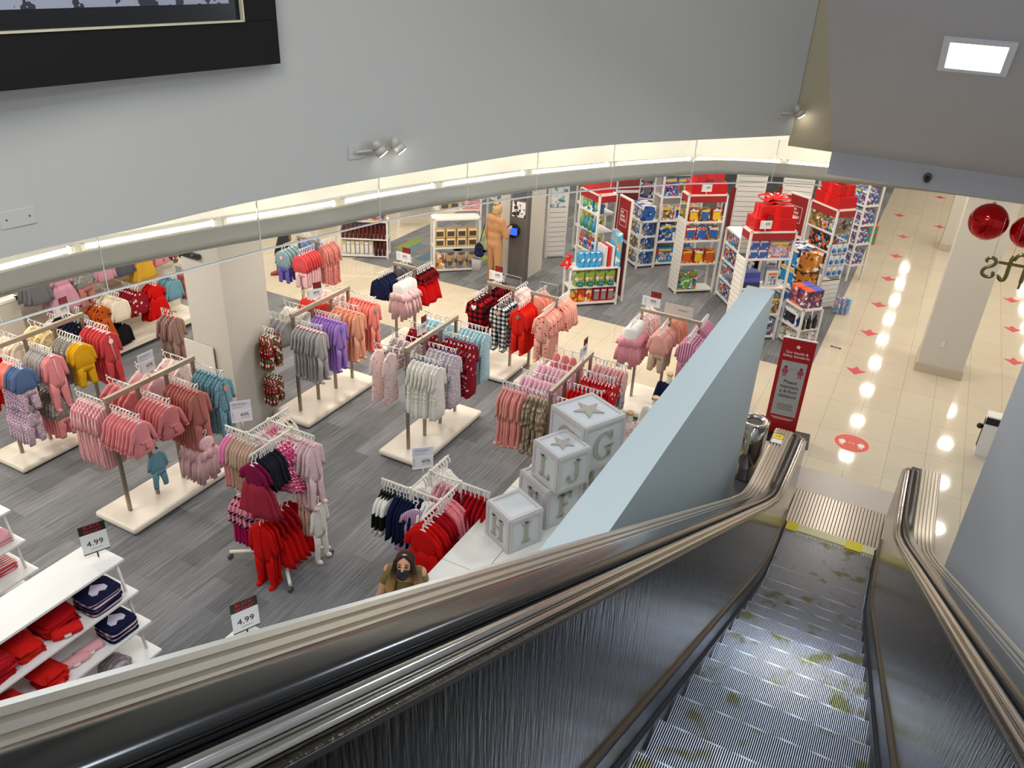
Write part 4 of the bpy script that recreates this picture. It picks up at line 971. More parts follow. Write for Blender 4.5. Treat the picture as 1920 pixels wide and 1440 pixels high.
fourway(-3.41, 5.32, 1.36, 'white four-way rack with cream coats and red tops beside the display wall', 'rack by the display wall', [
    (0, (1.36, [('top', F_('hstripe', 'efece4', '161618', scale=4.3), None, 4, 'cream and black sweater', dict(pitch=.035, s=1.25)), ('top', navy, None, 7, 'navy top', dict(start=.15, pitch=.04, s=1.25)), ('top', F_('plain', 'efece4'), None, 2, 'white top', dict(start=.46))])),
    (3, (1.36, [('top', F_('plain', 'f6f2e8'), None, 9, 'cream knitted top', dict(pitch=.05, s=1.65))])),
    (2, (1.36, [('top', crimson, None, 5, 'dark red top', dict(pitch=.05, s=1.2)), ('top', F_('print', '9a1420', '2a1418', scale=30.), None, 3, 'red and black top', dict(start=.26, s=1.2)), ('top', F_('plain', 'd9a0a4'), None, 4, 'dusty pink top', dict(start=.42, s=1.2))])),
    (1, (1.36, [('dress', redg, redg, 4, 'bright red dress', dict(s=1.35, pitch=.05)), ('dress', crimson, crimson, 3, 'red dress', dict(start=.22, s=1.25)), ('top', F_('plain', 'ee8f93'), None, 5, 'pink top', dict(start=.36, pitch=.035, s=1.15))]))], wheels=True, r_=.17, L=.33)
hang('dress', F_('stripe', 'c9a8c4', 'a884a6', scale=50.), F_('stripe', 'c9a8c4', 'a884a6', scale=50.), 1, (-3.44, 5.02, 1.34), (-.3, .95), .05, 'lilac striped strappy dress', 'in front of the four-way rack by the display wall', None)
price_card((-3.58, 5.36, 1.42), PI / 2 - .8, 'plain60', 'white 60% price sign above the four-way rack by the display wall')
# wall of garments behind the left racks
t = E('wall_shelving', (-10.75, 7.0, 0), 0, 'long white wall fixture with a low shelf behind the leftmost rack', 'wall fixture')
G().box(-.25, -.15, -.9, 1.9, .0, 2.05).obj('back_panel', plain('dcd3c0', .6), t); G().box(-.15, .42, -.9, 1.9, .08, .17).obj('low_shelf', basem, t, bevel=.004); G().box(-.15, .36, -.85, 1.85, 0, .08).obj('plinth', plain('4b4947', .6), t)
for zz in (1.62, .92):
    G().box(-.13, -.11, -.85, 1.85, zz - .01, zz + .02).obj('rail', armm, t)
ups = [('top', dgrey, None, 5), ('dress', F_('plain', 'd193a8'), F_('plain', 'd193a8'), 5), ('outfit', greyfl, rose, 2), ('top', F_('plain', 'd193a8'), None, 3), ('top', F_('plain', '53535e'), None, 4), ('dress', yellow, yellow, 4), ('jacket', pinkj, pinkj, 4), ('trousers', redprint, None, 3)]
dsc = ['dark grey top', 'rose pink dress', 'grey floral tunic set', 'pink top', 'slate top', 'mustard top', 'pink velour jacket', 'red patterned trousers']
for i, ((k_, a, b, n), d_) in enumerate(zip(ups, dsc)):
    y = 6.2 + .34 * i; hang(k_, a, b, n, (-10.75 + .40, y, 1.70), (-1, 0), .055, d_, 'upper row of the back wall fixture', 'garments high on the wall fixture', s=1.1)
    G().cyl((-.12, y - 7.0, 1.705), (.42, y - 7.0, 1.705), .005, n=6).obj('peg', armm, t)
lows = [('top', wht, None, 4), ('top', grey, None, 5), ('dress', orange_, orange_, 4), ('top', cream, None, 7), ('top', burg, None, 7), ('dress', redg, redg, 4), ('top', teal, None, 5), ('trousers', rose, None, 4)]
dsl = ['white top', 'grey top', 'rust orange dress', 'cream top', 'burgundy top', 'red dress', 'teal top', 'rose trousers']
for i, ((k_, a, b, n), d_) in enumerate(zip(lows, dsl)):
    y = 6.3 + .335 * i; hang(k_, a, b, n, (-10.75 + .48, y, 1.05), (-1, 0), .05, d_, 'lower row of the back wall fixture', 'garments low on the wall fixture', s=1.1)
    G().cyl((-.12, y - 7.0, 1.055), (.50, y - 7.0, 1.055), .005, n=6).obj('peg', armm, t)
hang('top', F_('plain', '16161a'), None, 5, (-10.3, 7.3, .62), (-1, 0), .06, 'black garment', 'near the low shelf of the wall fixture', 'black garments low on the wall fixture')
hang('sleeper', F_('stripe', 'a98078', '8a7d74', scale=20.), rose, 4, (-8.6, 6.9, 1.3), (-1, 0), .07, 'brown-pink gathered gown', 'single stand left of the white pillar', 'brown-pink gowns left of the pillar')
t = E('single_garment_stand', (-8.85, 6.9, 0), 0, 'slim dark garment stand partly hidden left of the white pillar', 'clothes stand'); G().cyl((0, 0, 0), (0, 0, 1.31), .014).cyl((0, 0, 1.31), (.28, 0, 1.31), .008).obj('pole', postm, t); G().cyl((0, 0, 0), (0, 0, .02), .2, n=24).obj('foot', postm, t)
# white service counter at the far left
t = E('service_counter', (-11.0, 5.68, 0), 0, 'pale cream counter box with bright top edges behind the leftmost rack', 'counter')
G().box(-.7, .40, -.9, .35, 0, 1.32).obj('body', plain('cfc6ba', .5), t, bevel=.01); g = G().box(.36, .41, -.9, .36, 1.32, 1.36).box(-.7, .41, .31, .36, 1.32, 1.36).box(-.7, .41, -.9, -.85, 1.32, 1.36); g.obj('edge_lip', plain('f2ede0', .3), t)
G().box(-.3, .1, -.3, .0, 1.32, 1.40).obj('equipment_tray', plain('d9d5cf', .5), t)
hang('sleeper', F_('plain', 'c01423'), F_('plain', 'c01423'), 4, (-10.1, 4.95, 1.75), (-1, 0), .06, 'crimson sleeper', 'at the left picture edge behind the leftmost rack', 'crimson sleepers at the left picture edge')
t = E('single_garment_stand', (-10.35, 4.95, 0), 0, 'slim garment stand holding crimson sleepers at the left picture edge', 'clothes stand'); G().cyl((0, 0, 0), (0, 0, 1.76), .014).cyl((0, 0, 1.755), (.28, 0, 1.755), .008).obj('pole', postm, t); G().cyl((0, 0, 0), (0, 0, .02), .2, n=24).obj('foot', postm, t)
# acrylic panel on pillar
o = G().box(-.005, .005, -.25, .25, -.2, .2).obj('white_wall_board', plain('e2ddd2', .4), loc=(-7.72, 6.47, 1.05), rz=PI / 2); tag(o, 'blank white board fixed on the front of the white store pillar', 'board')
# ------------------------------------------------------------------ alphabet blocks on the display wall
blk = plain('cfd2d4', .6, bump=.03, bscale=80); blkd = plain('aaa59b', .65); blkt = plain('cdd6dc', .6)
def serif_letter(ch, s, mat, parent, M):
    """slab letters in the xz plane, centred, raised towards -y"""
    g = G(); y0, y1 = -.012, 0
    def b(x0, x1, z0, z1): g.box(x0 * s, x1 * s, y0, y1, z0 * s, z1 * s)
    def arc(cx, cz, rx, rz_, a0, a1, th=.10, n=20):
        vs = []
        for i in range(n + 1):
            a = math.radians(a0 + (a1 - a0) * i / n); tw = th * (.55 + .45 * abs(math.cos(a)))
            for yy in (y0, y1):
                for k in (0, 1): vs.append(((cx + (rx - k * tw) * math.cos(a)) * s, yy, (cz + (rz_ - k * tw * .8) * math.sin(a)) * s))
        fs = []
        for i in range(n):
            o_ = 4 * i; fs += [(o_, o_ + 4, o_ + 5, o_ + 1), (o_ + 2, o_ + 3, o_ + 7, o_ + 6), (o_, o_ + 2, o_ + 6, o_ + 4), (o_ + 1, o_ + 5, o_ + 7, o_ + 3)]
        g.add(vs, fs)
    if ch == 'H':
        for sx in (-.20, .10): b(sx, sx + .10, -.3, .3); b(sx - .05, sx + .15, .25, .3); b(sx - .05, sx + .15, -.3, -.25)
        b(-.12, .12, -.03, .04)
    elif ch == 'L': b(-.13, -.02, -.3, .3); b(-.19, .05, .25, .3); b(-.19, .20, -.3, -.23); b(.15, .20, -.3, -.14)
    elif ch == 'J': b(.04, .15, -.16, .3); b(-.03, .22, .25, .3); arc(-.03, -.15, .18, .17, -180, 0, .10); g.cyl((-.16 * s, y0, -.13 * s), (-.16 * s, y1, -.13 * s), .06 * s, n=14)
    elif ch in 'CG':
        arc(0, 0, .25, .31, 38, 322, .11)
        b(.15, .20, .10, .29)
        if ch == 'G': b(.09, .19, -.28, -.02); b(.02, .25, -.06, -.01)
    elif ch == 'I': b(-.05, .06, -.3, .3); b(-.13, .14, .25, .3); b(-.13, .14, -.3, -.25)
    elif ch in 'EF':
        b(-.13, -.02, -.3, .3); b(-.19, .18, .24, .3); b(-.05, .10, -.02, .04); b(.13, .18, .14, .3); b(-.19, .03, -.3, -.25)
        if ch == 'E': b(-.19, .18, -.3, -.24); b(.13, .18, -.3, -.14)
    else: b(-.16, -.06, -.3, .3); b(.06, .16, -.3, .3); b(-.08, .08, -.05, .02)
    g.xf(M); return g.obj('letter', mat, parent)
def block(x, y, z, s, rz, faceL, faceR, top, lab, parts=True):
    t = E('alphabet_block', (x, y, z), rz, lab, 'alphabet block')
    h = s / 2
    G().box(-h, h, -h, h, 0, s).obj('cube_body', blk, t, bevel=.006)
    g = G(); e = .035
    def frame(M):
        k = len(g.v)
        for (a, b, c, d) in ((-h, h, 0, e), (-h, h, s - e, s), (-h, -h + e, e, s - e), (h - e, h, e, s - e)): g.box(a, b, -h - .010, -h, c, d)
        g.xf(M, k)
    frame(Matrix.Identity(4)); frame(Matrix.Rotation(-PI / 2, 4, 'Z')); frame(Matrix.Rotation(PI / 2, 4, 'Z')); frame(Matrix.Rotation(PI, 4, 'Z'))
    k = len(g.v)
    for (a, b, c, d) in ((-h, h, -h, -h + e), (-h, h, h - e, h), (-h, -h + e, -h + e, h - e), (h - e, h, -h + e, h - e)): g.box(a, b, c, d, s, s + .010)
    g.obj('raised_frame', plain('c6c1c0', .55), t, bevel=.002)
    fs = s * .86
    if faceL: serif_letter(faceL, s, blkd, t, Matrix.Translation((-h, 0, s * .5)) @ Matrix.Rotation(-PI / 2, 4, 'Z'))
    if faceR: serif_letter(faceR, s, blkd, t, Matrix.Translation((0, -h, s * .5)))
    if top == 'star': G().prism(star(s * .31), s + .001, s + .014).obj('star', blkd, t, bevel=.002)
    elif top: text(top, fs * .6, (0, 0, s + .003), (0, 0, 0), blkd, t, 'letter', ext=.006)
    return t
def fit(fc, rc, s, frac=.5):
    a = Vector((rc[0] - fc[0], rc[1] - fc[1])); return math.atan2(a.y, a.x)
# front corner is the near corner: local (-h,-h); right face runs along local +x
def corner_block(fx, fy, z, s, rz, *a):
    h = s / 2; c, sn = math.cos(rz), math.sin(rz); x = fx + h * c - h * sn; y = fy + h * sn + h * c
    return block(x, y, z, s, rz, *a)
rb = math.radians(63)
corner_block(-2.485, 5.07, 1.115, .36, rb, 'H', 'I', None, 'lowest front pale alphabet block with letters H and I beside the parapet')
corner_block(-2.36, 5.55, 1.115, .42, rb, 'E', 'F', 'E', 'middle pale alphabet block carrying the block with L and J')
corner_block(-2.285, 5.57, 1.545, .37, rb, 'L', 'J', 'star', 'star-topped alphabet block with letters L and J stacked on another block')
corner_block(-2.34, 6.08, 1.115, .42, rb, 'A', 'M', None, 'alphabet block standing behind as support of the large G block')
corner_block(-2.215, 5.96, 1.545, .50, rb, 'C', 'G', 'star', 'largest star-topped alphabet block with letters C and G at the back')
# child mannequins behind
def organic(name, prims, mat, parent=None, vox=.012, sm=6):
    g = G()
    for p in prims:
        if p[0] == 'c': _, a, b, r1, r2 = p; g.cyl(a, b, r1, r2, n=16, smooth=True); g.sphere(a, r1, n=14, k=9); g.sphere(b, r2, n=14, k=9)
        elif p[0] == 'e': _, c, rx, ry, rz_ = p[:5]; k = len(g.v); g.sphere((0, 0, 0), rx, ry, rz_, n=18, k=12); M = Matrix.Translation(c) @ (p[5] if len(p) > 5 else Matrix.Identity(4)); g.xf(M, k)
    g.sm = [True] * len(g.sm); o = g.obj(name, mat, parent)
    rm = o.modifiers.new('join', 'REMESH'); rm.mode = 'VOXEL'; rm.voxel_size = vox; rm.use_smooth_shade = True
    s = o.modifiers.new('smooth', 'SMOOTH'); s.iterations = sm; s.factor = .6; return o
woodm = plain('c9a878', .5)
def mannequin(x, y, h, clothes, lab):
    b = organic('child_mannequin', [('c', (0, 0, h - .06), (0, 0, h), .042, .036), ('e', (0, 0, h - .19), .10, .065, .11), ('e', (0, 0, h - .36), .09, .065, .12), ('c', (.05, 0, h - .42), (.05, 0, .05), .05, .03), ('c', (-.05, 0, h - .42), (-.05, 0, .05), .05, .03), ('c', (.11, 0, h - .13), (.16, 0, h - .40), .03, .022), ('c', (-.11, 0, h - .13), (-.16, 0, h - .40), .03, .022)], plain('e8e2d8', .4), vox=.012)
    b.location = (x, y, 0); b.rotation_euler.z = .4; tag(b, lab, 'mannequin')
    G().cyl((0, 0, h + .02), (0, 0, h + .045), .046, .044, n=20).obj('wooden_neck_cap', woodm, b)
    o = organic('clothes', [('e', (0, 0, h - .20), .125, .085, .12), ('e', (0, 0, h - .38), .13, .09, .16), ('c', (.11, 0, h - .12), (.165, 0, h - .36), .045, .035), ('c', (-.11, 0, h - .12), (-.165, 0, h - .36), .045, .035), ('c', (.05, 0, h - .46), (.05, 0, .12), .065, .045), ('c', (-.05, 0, h - .46), (-.05, 0, .12), .065, .045)], clothes, b, vox=.014)
mannequin(-2.50, 8.22, .97, pinkpr, 'white child mannequin with wooden neck cap in pink clothes behind the large G block')
mannequin(-2.37, 8.78, .95, F_('plain', 'e8e4da'), 'child mannequin with wooden neck cap half hidden by the parapet, middle of three')
mannequin(-2.42, 9.50, .95, navy, 'child mannequin with wooden neck cap farthest along the parapet')
# ------------------------------------------------------------------ tiered tables with folded clothes
def tiers(x0, x1, ye, label, zs=(1.3, 1.0, .7, .4), dx=(0, .10, .18, .24), y0=-1.0, both=False):
    t = E('tiered_display_table', ((x0 + x1) / 2, ye, 0), 0, label, 'display table'); c = (x0 + x1) / 2
    for z, d in zip(zs, dx):
        G().box(x0 - c - (d if both else 0), x1 - c + d, y0 - ye, 0, z - .025, z).obj('shelf', plain('f2f0ec', .4), t, bevel=.003)
    for yy in (-.06, -1.4):
        for sx in (-1, 1):
            xx = (x1 - c - .03) if sx > 0 else (x0 - c + .03)
            P = [(xx + (dx[-1] - .02 if (sx > 0) else (-(dx[-1] if both else 0))), yy, 0), (xx, yy, zs[0] - .02)]
            G().cyl(P[0], P[1], .013, n=8).obj('leg', plain('d5d2cc', .35), t)
    G().box(x0 - c + .01, x0 - c + .02, y0 - ye, -.08, .1, zs[0] - .03).obj('back_panel', plain('dedad5', .5), t)
    return t
tiers(-5.50, -5.08, 3.19, 'white tiered display table with red and navy folded clothes in the lower left')
tiers(-6.98, -6.58, 3.19, 'white tiered display table cut off at the left picture edge', zs=(1.2, .9, .6, .3))
tiers(-3.74, -3.30, 3.17, 'white display table whose corner shows above the escalator deck')
def folded(x, y, z, w_, d_, n, mats, lab, grp=None, rz=0., mot=None, cat='folded clothes', hh=.016, layer_each=True, jit=.003):
    """a neat pile: each folded piece is a thing"""
    for i in range(n):
        mt = mats[i % len(mats)]; g = G(); m_ = 14; ww = w_ * random.uniform(.94, 1.04); dd = d_ * random.uniform(.94, 1.04)
        secs = []
        P = []
        for j in range(m_ * 2):
            a = 2 * PI * j / (m_ * 2); ca, sa = math.cos(a), math.sin(a)
            P.append((ww / 2 * abs(ca) ** .35 * (1 if ca > 0 else -1), dd / 2 * abs(sa) ** .35 * (1 if sa > 0 else -1)))
        vs = []
        for zz, sc_ in ((0, .93), (hh * .5, 1.0), (hh, .93)):
            vs += [(px * sc_ + random.uniform(-jit, jit), py * sc_ + random.uniform(-jit, jit), zz + random.uniform(-jit, jit) * .35) for px, py in P]
        K = len(P); vs += [(0, 0, 0), (0, 0, hh * 1.12)]
        fs = [(r_ * K + j, r_ * K + (j + 1) % K, (r_ + 1) * K + (j + 1) % K, (r_ + 1) * K + j) for r_ in range(2) for j in range(K)]
        fs += [(3 * K, (j + 1) % K, j) for j in range(K)] + [(3 * K + 1, 2 * K + j, 2 * K + (j + 1) % K) for j in range(K)]
        g.add(vs, fs, True); o = g.obj('folded_garment', mt, loc=(x, y, z + i * hh * 1.02), rz=rz + random.uniform(-.06, .06))
        o.location.x += random.uniform(-1, 1) * jit * 2; o.location.y += random.uniform(-1, 1) * jit * 2
        tag(o, ('%s, %s from below' % (lab, ORD[i])) if n > 1 else lab, cat, grp or lab)
        if mot and i == n - 1:
            k = G()
            hp = [(.0, -.055), (.055, .0), (.055, .035), (.028, .05), (0, .028), (-.028, .05), (-.055, .035), (-.055, .0)]
            k.prism([(b * 1.3, a * 1.3) for a, b in hp], hh * 1.1, hh * 1.3 + .004); k.obj('heart_print', mot, o)
nv = F_('plain', '171a3a'); bluegrey = F_('stripe', '7d6f86', 'd9b5c0', scale=14.); rolls = F_('dots', 'd4261f', 'e8584a', scale=60.)
folded(-5.13, 2.93, 1.0, .28, .30, 9, [nv, bluegrey], 'navy folded top with pale heart, upper tier', mot=plain('d8cfe0', .7))
folded(-5.04, 2.97, .70, .25, .26, 8, [nv, nv, bluegrey], 'navy folded top with pale heart, second tier', mot=plain('d8cfe0', .7))
folded(-5.20, 2.60, 1.0, .24, .30, 5, [rdots if 0 else F_('plain', 'b00d12')], 'dark red folded top beside the navy pile', jit=.012, hh=.022)
def roll(x, y, z, L, r_, mt, lab, rz, flat=.7):
    g = G(); secs = []; P = []
    m_ = 16; vs = []
    for k in range(9):
        q = -L / 2 + L * k / 8; rr = r_ * (1 + random.uniform(-.08, .08)) * (.82 if k in (0, 8) else 1)
        for j in range(m_): a = 2 * PI * j / m_; w2 = 1 + .06 * math.sin(3 * a + k); vs.append((q, rr * math.cos(a) * w2, r_ * flat + rr * flat * math.sin(a) * w2))
    g.add(vs, [(k * m_ + j, k * m_ + (j + 1) % m_, (k + 1) * m_ + (j + 1) % m_, (k + 1) * m_ + j) for k in range(8) for j in range(m_)], True)
    g.f += [tuple(range(m_)), tuple(8 * m_ + j for j in range(m_))[::-1]]; g.sm += [False, False]
    o = g.obj('rolled_garment', mt, loc=(x, y, z), rz=rz); tag(o, lab, 'rolled clothes')
    G().box(-.03, .02, -r_ * .9 - .012, -r_ * .9 - .009, r_ * .4, r_ * .9).obj('tag', wht, o); return o
ry = .45
roll(-5.05, 2.58, 1.0, .22, .055, F_('plain', 'd3201c'), 'bright red rolled garment on the upper tier next to the navy pile', 1.2)
folded(-5.17, 2.31, 1.0, .26, .22, 5, [F_('plain', 'cf1a14'), F_('plain', 'd6391f')], 'crumpled orange-red folded garment in the middle of the upper tier', jit=.012, hh=.022)
folded(-5.15, 2.05, 1.0, .24, .24, 6, [F_('print', 'a5121c', 'c9242c', scale=70.)], 'dark red patterned folded garment, fourth pile of the upper tier', jit=.012, hh=.022)
folded(-5.12, 1.75, 1.0, .24, .22, 5, [F_('plain', 'd12119')], 'red folded garment at the left picture edge of the upper tier', jit=.012, hh=.022)
roll(-5.04, 2.70, .70, .22, .05, F_('plain', 'e6a9ad'), 'pink rolled trousers on the second tier, left of the navy pile', 1.4)
roll(-5.03, 2.57, .70, .22, .05, F_('plain', 'e6a9ad'), 'second pair of pink rolled trousers on the second tier', 1.3)
folded(-5.05, 2.35, .70, .22, .20, 6, [F_('plain', 'cc1c17')], 'red folded garment in the middle of the second tier', jit=.012, hh=.022)
roll(-4.95, 2.30, .70, .20, .05, rolls, 'orange-red rolled garment at the front of the second tier', 1.35)
folded(-5.02, 2.03, .70, .24, .22, 5, [F_('plain', 'd8281c')], 'crumpled orange-red folded garment at the left of the second tier', jit=.012, hh=.022)
folded(-5.0, 1.78, .70, .24, .2, 5, [F_('plain', 'b5161a')], 'dark red folded garment at the far left of the second tier', jit=.012, hh=.022)
g = G().loft([(0, 0, 0, .13, .12), (0, 0, .03, .14, .13, .06), (0, 0, .07, .11, .10, .08), (0, 0, .085, .03, .03)], n=20, k=6); o = g.obj('knitted_hat', F_('print', '8c8084', 'b9aeb0', '6c6066', scale=70.), loc=(-5.0, 2.85, .40)); tag(o, 'round grey mottled knitted garment on the bottom tier', 'knitted hat')
folded(-6.66, 3.06, .90, .2, .18, 4, [F_('plain', 'e3a6b2')], 'pink folded garment at the left picture edge')
folded(-6.66, 3.0, .60, .2, .24, 5, [F_('stripe', 'ead9d6', 'c24a52', scale=30.)], 'red striped folded garment at the left picture edge')
price_card((-5.27, 3.10, 1.30), PI / 2 - .42, '4.99', '4.99 price sign with red header on the tiered table in the lower left', .20)
price_card((-3.62, 3.08, 1.30), PI / 2 - .42, '4.99', '4.99 price sign with red header above the escalator deck', .20)
# ------------------------------------------------------------------ toy department
PAL = [('2c6fb4', '1d3f7c', 'e0a12c'), ('2b8fc4', '174a8c', 'f2efe8'), ('c8461f', '7c1b1b', 'e8b53a'), ('4a3f8c', '22204a', 'c97ab0'), ('2f5f9c', '9c2a2a', 'd9dfe8'), ('6a5a3c', 'b98a3c', '3c2c1e'), ('3f8f4c', 'c9d24a', '1f5a6c'), ('b8bcc4', '3f4f8c', '8f2a3a')]
def frame_unit(name, x, y, a, w_, d_, h, shelves, label, red=False, side='glass', back=False, top=True, leftslat=0, rightslat=0, zmin=0.06):
    t = E(name, (x, y, 0), math.radians(a), label, 'shelf unit'); e = .035
    for (px, py) in ((0, 0), (w_ - e, 0), (0, d_ - e), (w_ - e, d_ - e)): G().box(px, px + e, py, py + e, 0, h).obj('post', whitemetal, t)
    for k, z in enumerate(shelves): G().box(.01, w_ - .01, .005, d_ - .005, z - .03, z).obj('shelf', whitemetal, t)
    if top: G().box(0, w_, 0, d_, h - .03, h).obj('top_panel', whitemetal, t)
    if back: G().box(.01, w_ - .01, d_ - .02, d_ - .005, .1, h - .03).obj('back_panel', plain('5a2a2c' if back == 'red' else 'dcd8d0', .5), t)
    if red:
        g = G().box(e, w_ - e, -.004, .004, h - .15, h - .03).box(-.004, .004, e, d_ - e, h - .15, h - .03).box(w_ - .004, w_ + .004, e, d_ - e, h - .15, h - .03); g.obj('red_header', plain('9c2023', .5), t)
    for flag, sx in ((leftslat, 0), (rightslat, w_)):
        if flag:
            g = G(); zz = .05
            while zz < flag - .03: g.box(sx - .012, sx + .012, .01, d_ - .01, zz, zz + .082); zz += .09
            g.obj('slat_panel', whitemetal, t); G().box(sx - .006, sx + .006, .012, d_ - .012, .05, flag - .02).obj('slat_backing', plain('55524e', .7), t)
    if side == 'glass' and red:
        for sx in (0, w_): z0 = max(leftslat, rightslat, .1); G().add([(sx, e, z0), (sx, d_ - e, z0), (sx, d_ - e, h - .15), (sx, e, h - .15)], [(0, 1, 2, 3)]).obj('side_glass', glassm, t)
    return t
TOYN = {}
def product(t, kind, x, y, z, w_, d_, h, mt, lab, grp, cat='toy', extra=None, rz=0.):
    """place product in world from the local frame of unit t"""
    M = Matrix.Rotation(t.rotation_euler.z, 4, 'Z'); p = M @ Vector((x, y, z)) + Vector(t.location)
    key = (kind, round(w_, 3), round(d_, 3), round(h, 3), mt.name)
    if key not in TOYN:
        g = G()
        if kind == 'bottle':
            g.loft([(0, 0, 0, w_ * .46, w_ * .46), (0, 0, h * .6, w_ * .46, w_ * .46), (0, 0, h * .78, w_ * .2, w_ * .2), (0, 0, h, w_ * .18, w_ * .18)], n=10)
        elif kind == 'blister': g.box(-w_ / 2, w_ / 2, -.004, .004, 0, h)
        else: g.box(-w_ / 2, w_ / 2, 0, d_, 0, h)
        TOYN[key] = g.mesh({'bottle': 'boxed_bottle', 'blister': 'carded_toy', 'box': 'toy_box', 'plush': 'toy_box'}[kind], mt)
    o = link(TOYN[key].name.split('.')[0], TOYN[key], None, p, t.rotation_euler.z + rz)
    tag(o, lab, cat, grp)
    if kind == 'box' and extra:
        k2 = ('w', key, extra.name)
        if k2 not in TOYN: TOYN[k2] = G().box(-w_ * .36, w_ * .36, -.003, .001, h * .15, h * .72).mesh('window', extra)
        link('window', TOYN[k2], o)
        k3 = ('l', key)
        if k3 not in TOYN: TOYN[k3] = G().box(-w_ * .40, w_ * .40, -.003, .001, h * .78, h * .92).mesh('title_strip', plain(('f0ece2', 'e8c83a', 'd8dce8', 'e86a3a')[len(TOYN) % 4], .5))
        link('title_strip', TOYN[k3], o)
    elif kind == 'blister':
        k2 = ('b', key)
        if k2 not in TOYN: TOYN[k2] = G().sphere((0, -.015, h * .38), w_ * .34, .03, h * .26, n=8, k=6).mesh('blister', extra or plain('c8d2dc', .1))
        link('blister', TOYN[k2], o)
    return o
def row(t, w_, z, n, size, kind, mats, desc, where, y0=.03, x0=None, x1=None, ex=None):
    a = .05 if x0 is None else x0; b = w_ - .05 if x1 is None else x1
    if kind == 'box' and not ex: ex = [A2[(n + len(desc)) % 8], A[(n + len(where)) % 8]]
    for i in range(n):
        x = a + (b - a) * (i + .5) / n
        product(t, kind, x, y0 + random.uniform(0, .02), z, size[0], size[1], size[2], mats[i % len(mats)], '%s %s from the left, %s' % (ORD[i % 15], desc, where), '%ss, %s' % (desc, where), extra=ex[i % len(ex)] if ex else None)
def gift(t, w_, d_, h, lab, bow=True):
    M = Matrix.Rotation(t.rotation_euler.z, 4, 'Z'); p = M @ Vector((w_ / 2, d_ / 2, h)) + Vector(t.location)
    r_ = E('gift_box_display', p, t.rotation_euler.z, lab, 'gift box'); b = plain('c40a0c', .28); rb_ = plain('e01410', .18)
    G().box(-w_ * .44, w_ * .44, -d_ * .46, d_ * .46, 0, .21).obj('lower_box', b, r_, bevel=.004)
    G().box(-w_ * .34, w_ * .34, -d_ * .38, d_ * .38, .21, .40).obj('upper_box', b, r_, bevel=.004)
    g = G().box(-.06, .06, -d_ * .47, d_ * .47, .0, .215).box(-.05, .05, -d_ * .39, d_ * .39, .215, .405).box(-w_ * .35, w_ * .35, -.04, .04, .21, .405); g.obj('ribbon', rb_, r_)
    if bow:
        g = G()
        for k, (ad, ln, ht, tl) in enumerate(((15, .15, .085, .10), (165, .15, .085, .10), (60, .11, .075, .22), (120, .11, .075, .22), (205, .13, .07, .05), (-25, .13, .07, .05))):
            a = math.radians(ad); c, s = math.cos(a), math.sin(a); vs = []
            for j in range(15):
                th = PI * 2 * j / 14; q = ln * (1 - math.cos(th)) * .95; z = .42 + ht * .75 + ht * .72 * math.sin(th) * (.35 + .65 * q / (2 * ln)) + q * tl
                for w_2 in (-.048, .048): vs.append((c * q - s * w_2, s * q + c * w_2, z))
            g.add(vs, [(2 * j, 2 * j + 1, 2 * j + 3, 2 * j + 2) for j in range(14)], True)
        g.sphere((0, 0, .47), .045, .045, .045)
        o = g.obj('bow', rb_, r_); sd = o.modifiers.new('thick', 'SOLIDIFY'); sd.thickness = .004
    return r_
def poster(t, x, y, z, w_, h, parent_board=None):
    G().box(x, x + w_, y - .01, y, z, z + h).obj('red_poster', plain('8e171b', .5), t)
    g = G(); a, b, c, d = x + w_ * .2, x + w_ * .8, z + h * .3, z + h * .72
    for q in ((a, b, c, c + .008), (a, b, d, d + .008), (a, a + .008, c, d), (b - .008, b, c, d)): g.box(q[0], q[1], y - .012, y - .009, q[2], q[3])
    g.obj('poster_border', plain('e8c8c2', .5), t)
    g = G()
    for k, (zz, ww) in enumerate(((.62, .22), (.52, .36), (.42, .46))):
        n_ = 3 + k
        for j in range(n_):
            x_ = x + w_ * (.26 + ww * j / n_); g.box(x_, x_ + w_ * ww / n_ * .7, y - .0125, y - .009, z + h * zz, z + h * (zz + .065))
    g.obj('poster_lettering', plain('d9c0ba', .5), t)
A = [art(a, b, c, i * 1.7) for i, (a, b, c) in enumerate(PAL)]
A2 = [art(a, b, c, i * 2.9 + 9, 16.) for i, (a, b, c) in enumerate(PAL)]
darkw = plain('20222c', .15)
# T9: tower in the middle
t = frame_unit('toy_tower', -3.92, 14.72, 40, .80, .34, 1.97, (.08, .62, 1.08, 1.45), 'white toy tower with slatted left side, red header and red gift box, middle tower', red=True, leftslat=1.5)
row(t, .8, 1.45, 3, (.2, .12, .24), 'box', [A[2], A2[5], A[2]], 'orange and yellow boxed toy', 'top shelf of the middle toy tower', ex=[plain('e8c21c', .4), plain('2c62b4', .4)])
row(t, .8, 1.08, 3, (.22, .12, .26), 'box', [A2[2], A2[4], A[5]], 'orange and blue boxed toy', 'second shelf of the middle toy tower', ex=[plain('2c62b4', .4)])
row(t, .8, .62, 3, (.2, .12, .26), 'box', [A2[2], A[2], A2[2]], 'orange boxed figure', 'third shelf of the middle toy tower', ex=[plain('d9601c', .4), plain('e8c21c', .4)])
product(t, 'box', .25, .03, .08, .38, .1, .36, art('6fae3c', '2c4a9c', 'd23a2c', 4.4, 13.), 'large colourful racetrack box on the bottom shelf of the middle toy tower', None)
gift(t, .8, .34, 1.97, 'red gift box stack on the middle toy tower, partly cut by the ceiling edge', False)
price_card(t.matrix_basis @ Vector((.33, -.0, 1.97)), math.radians(40), '60', '60% price sign in front of the red gift box on the middle toy tower', .2)
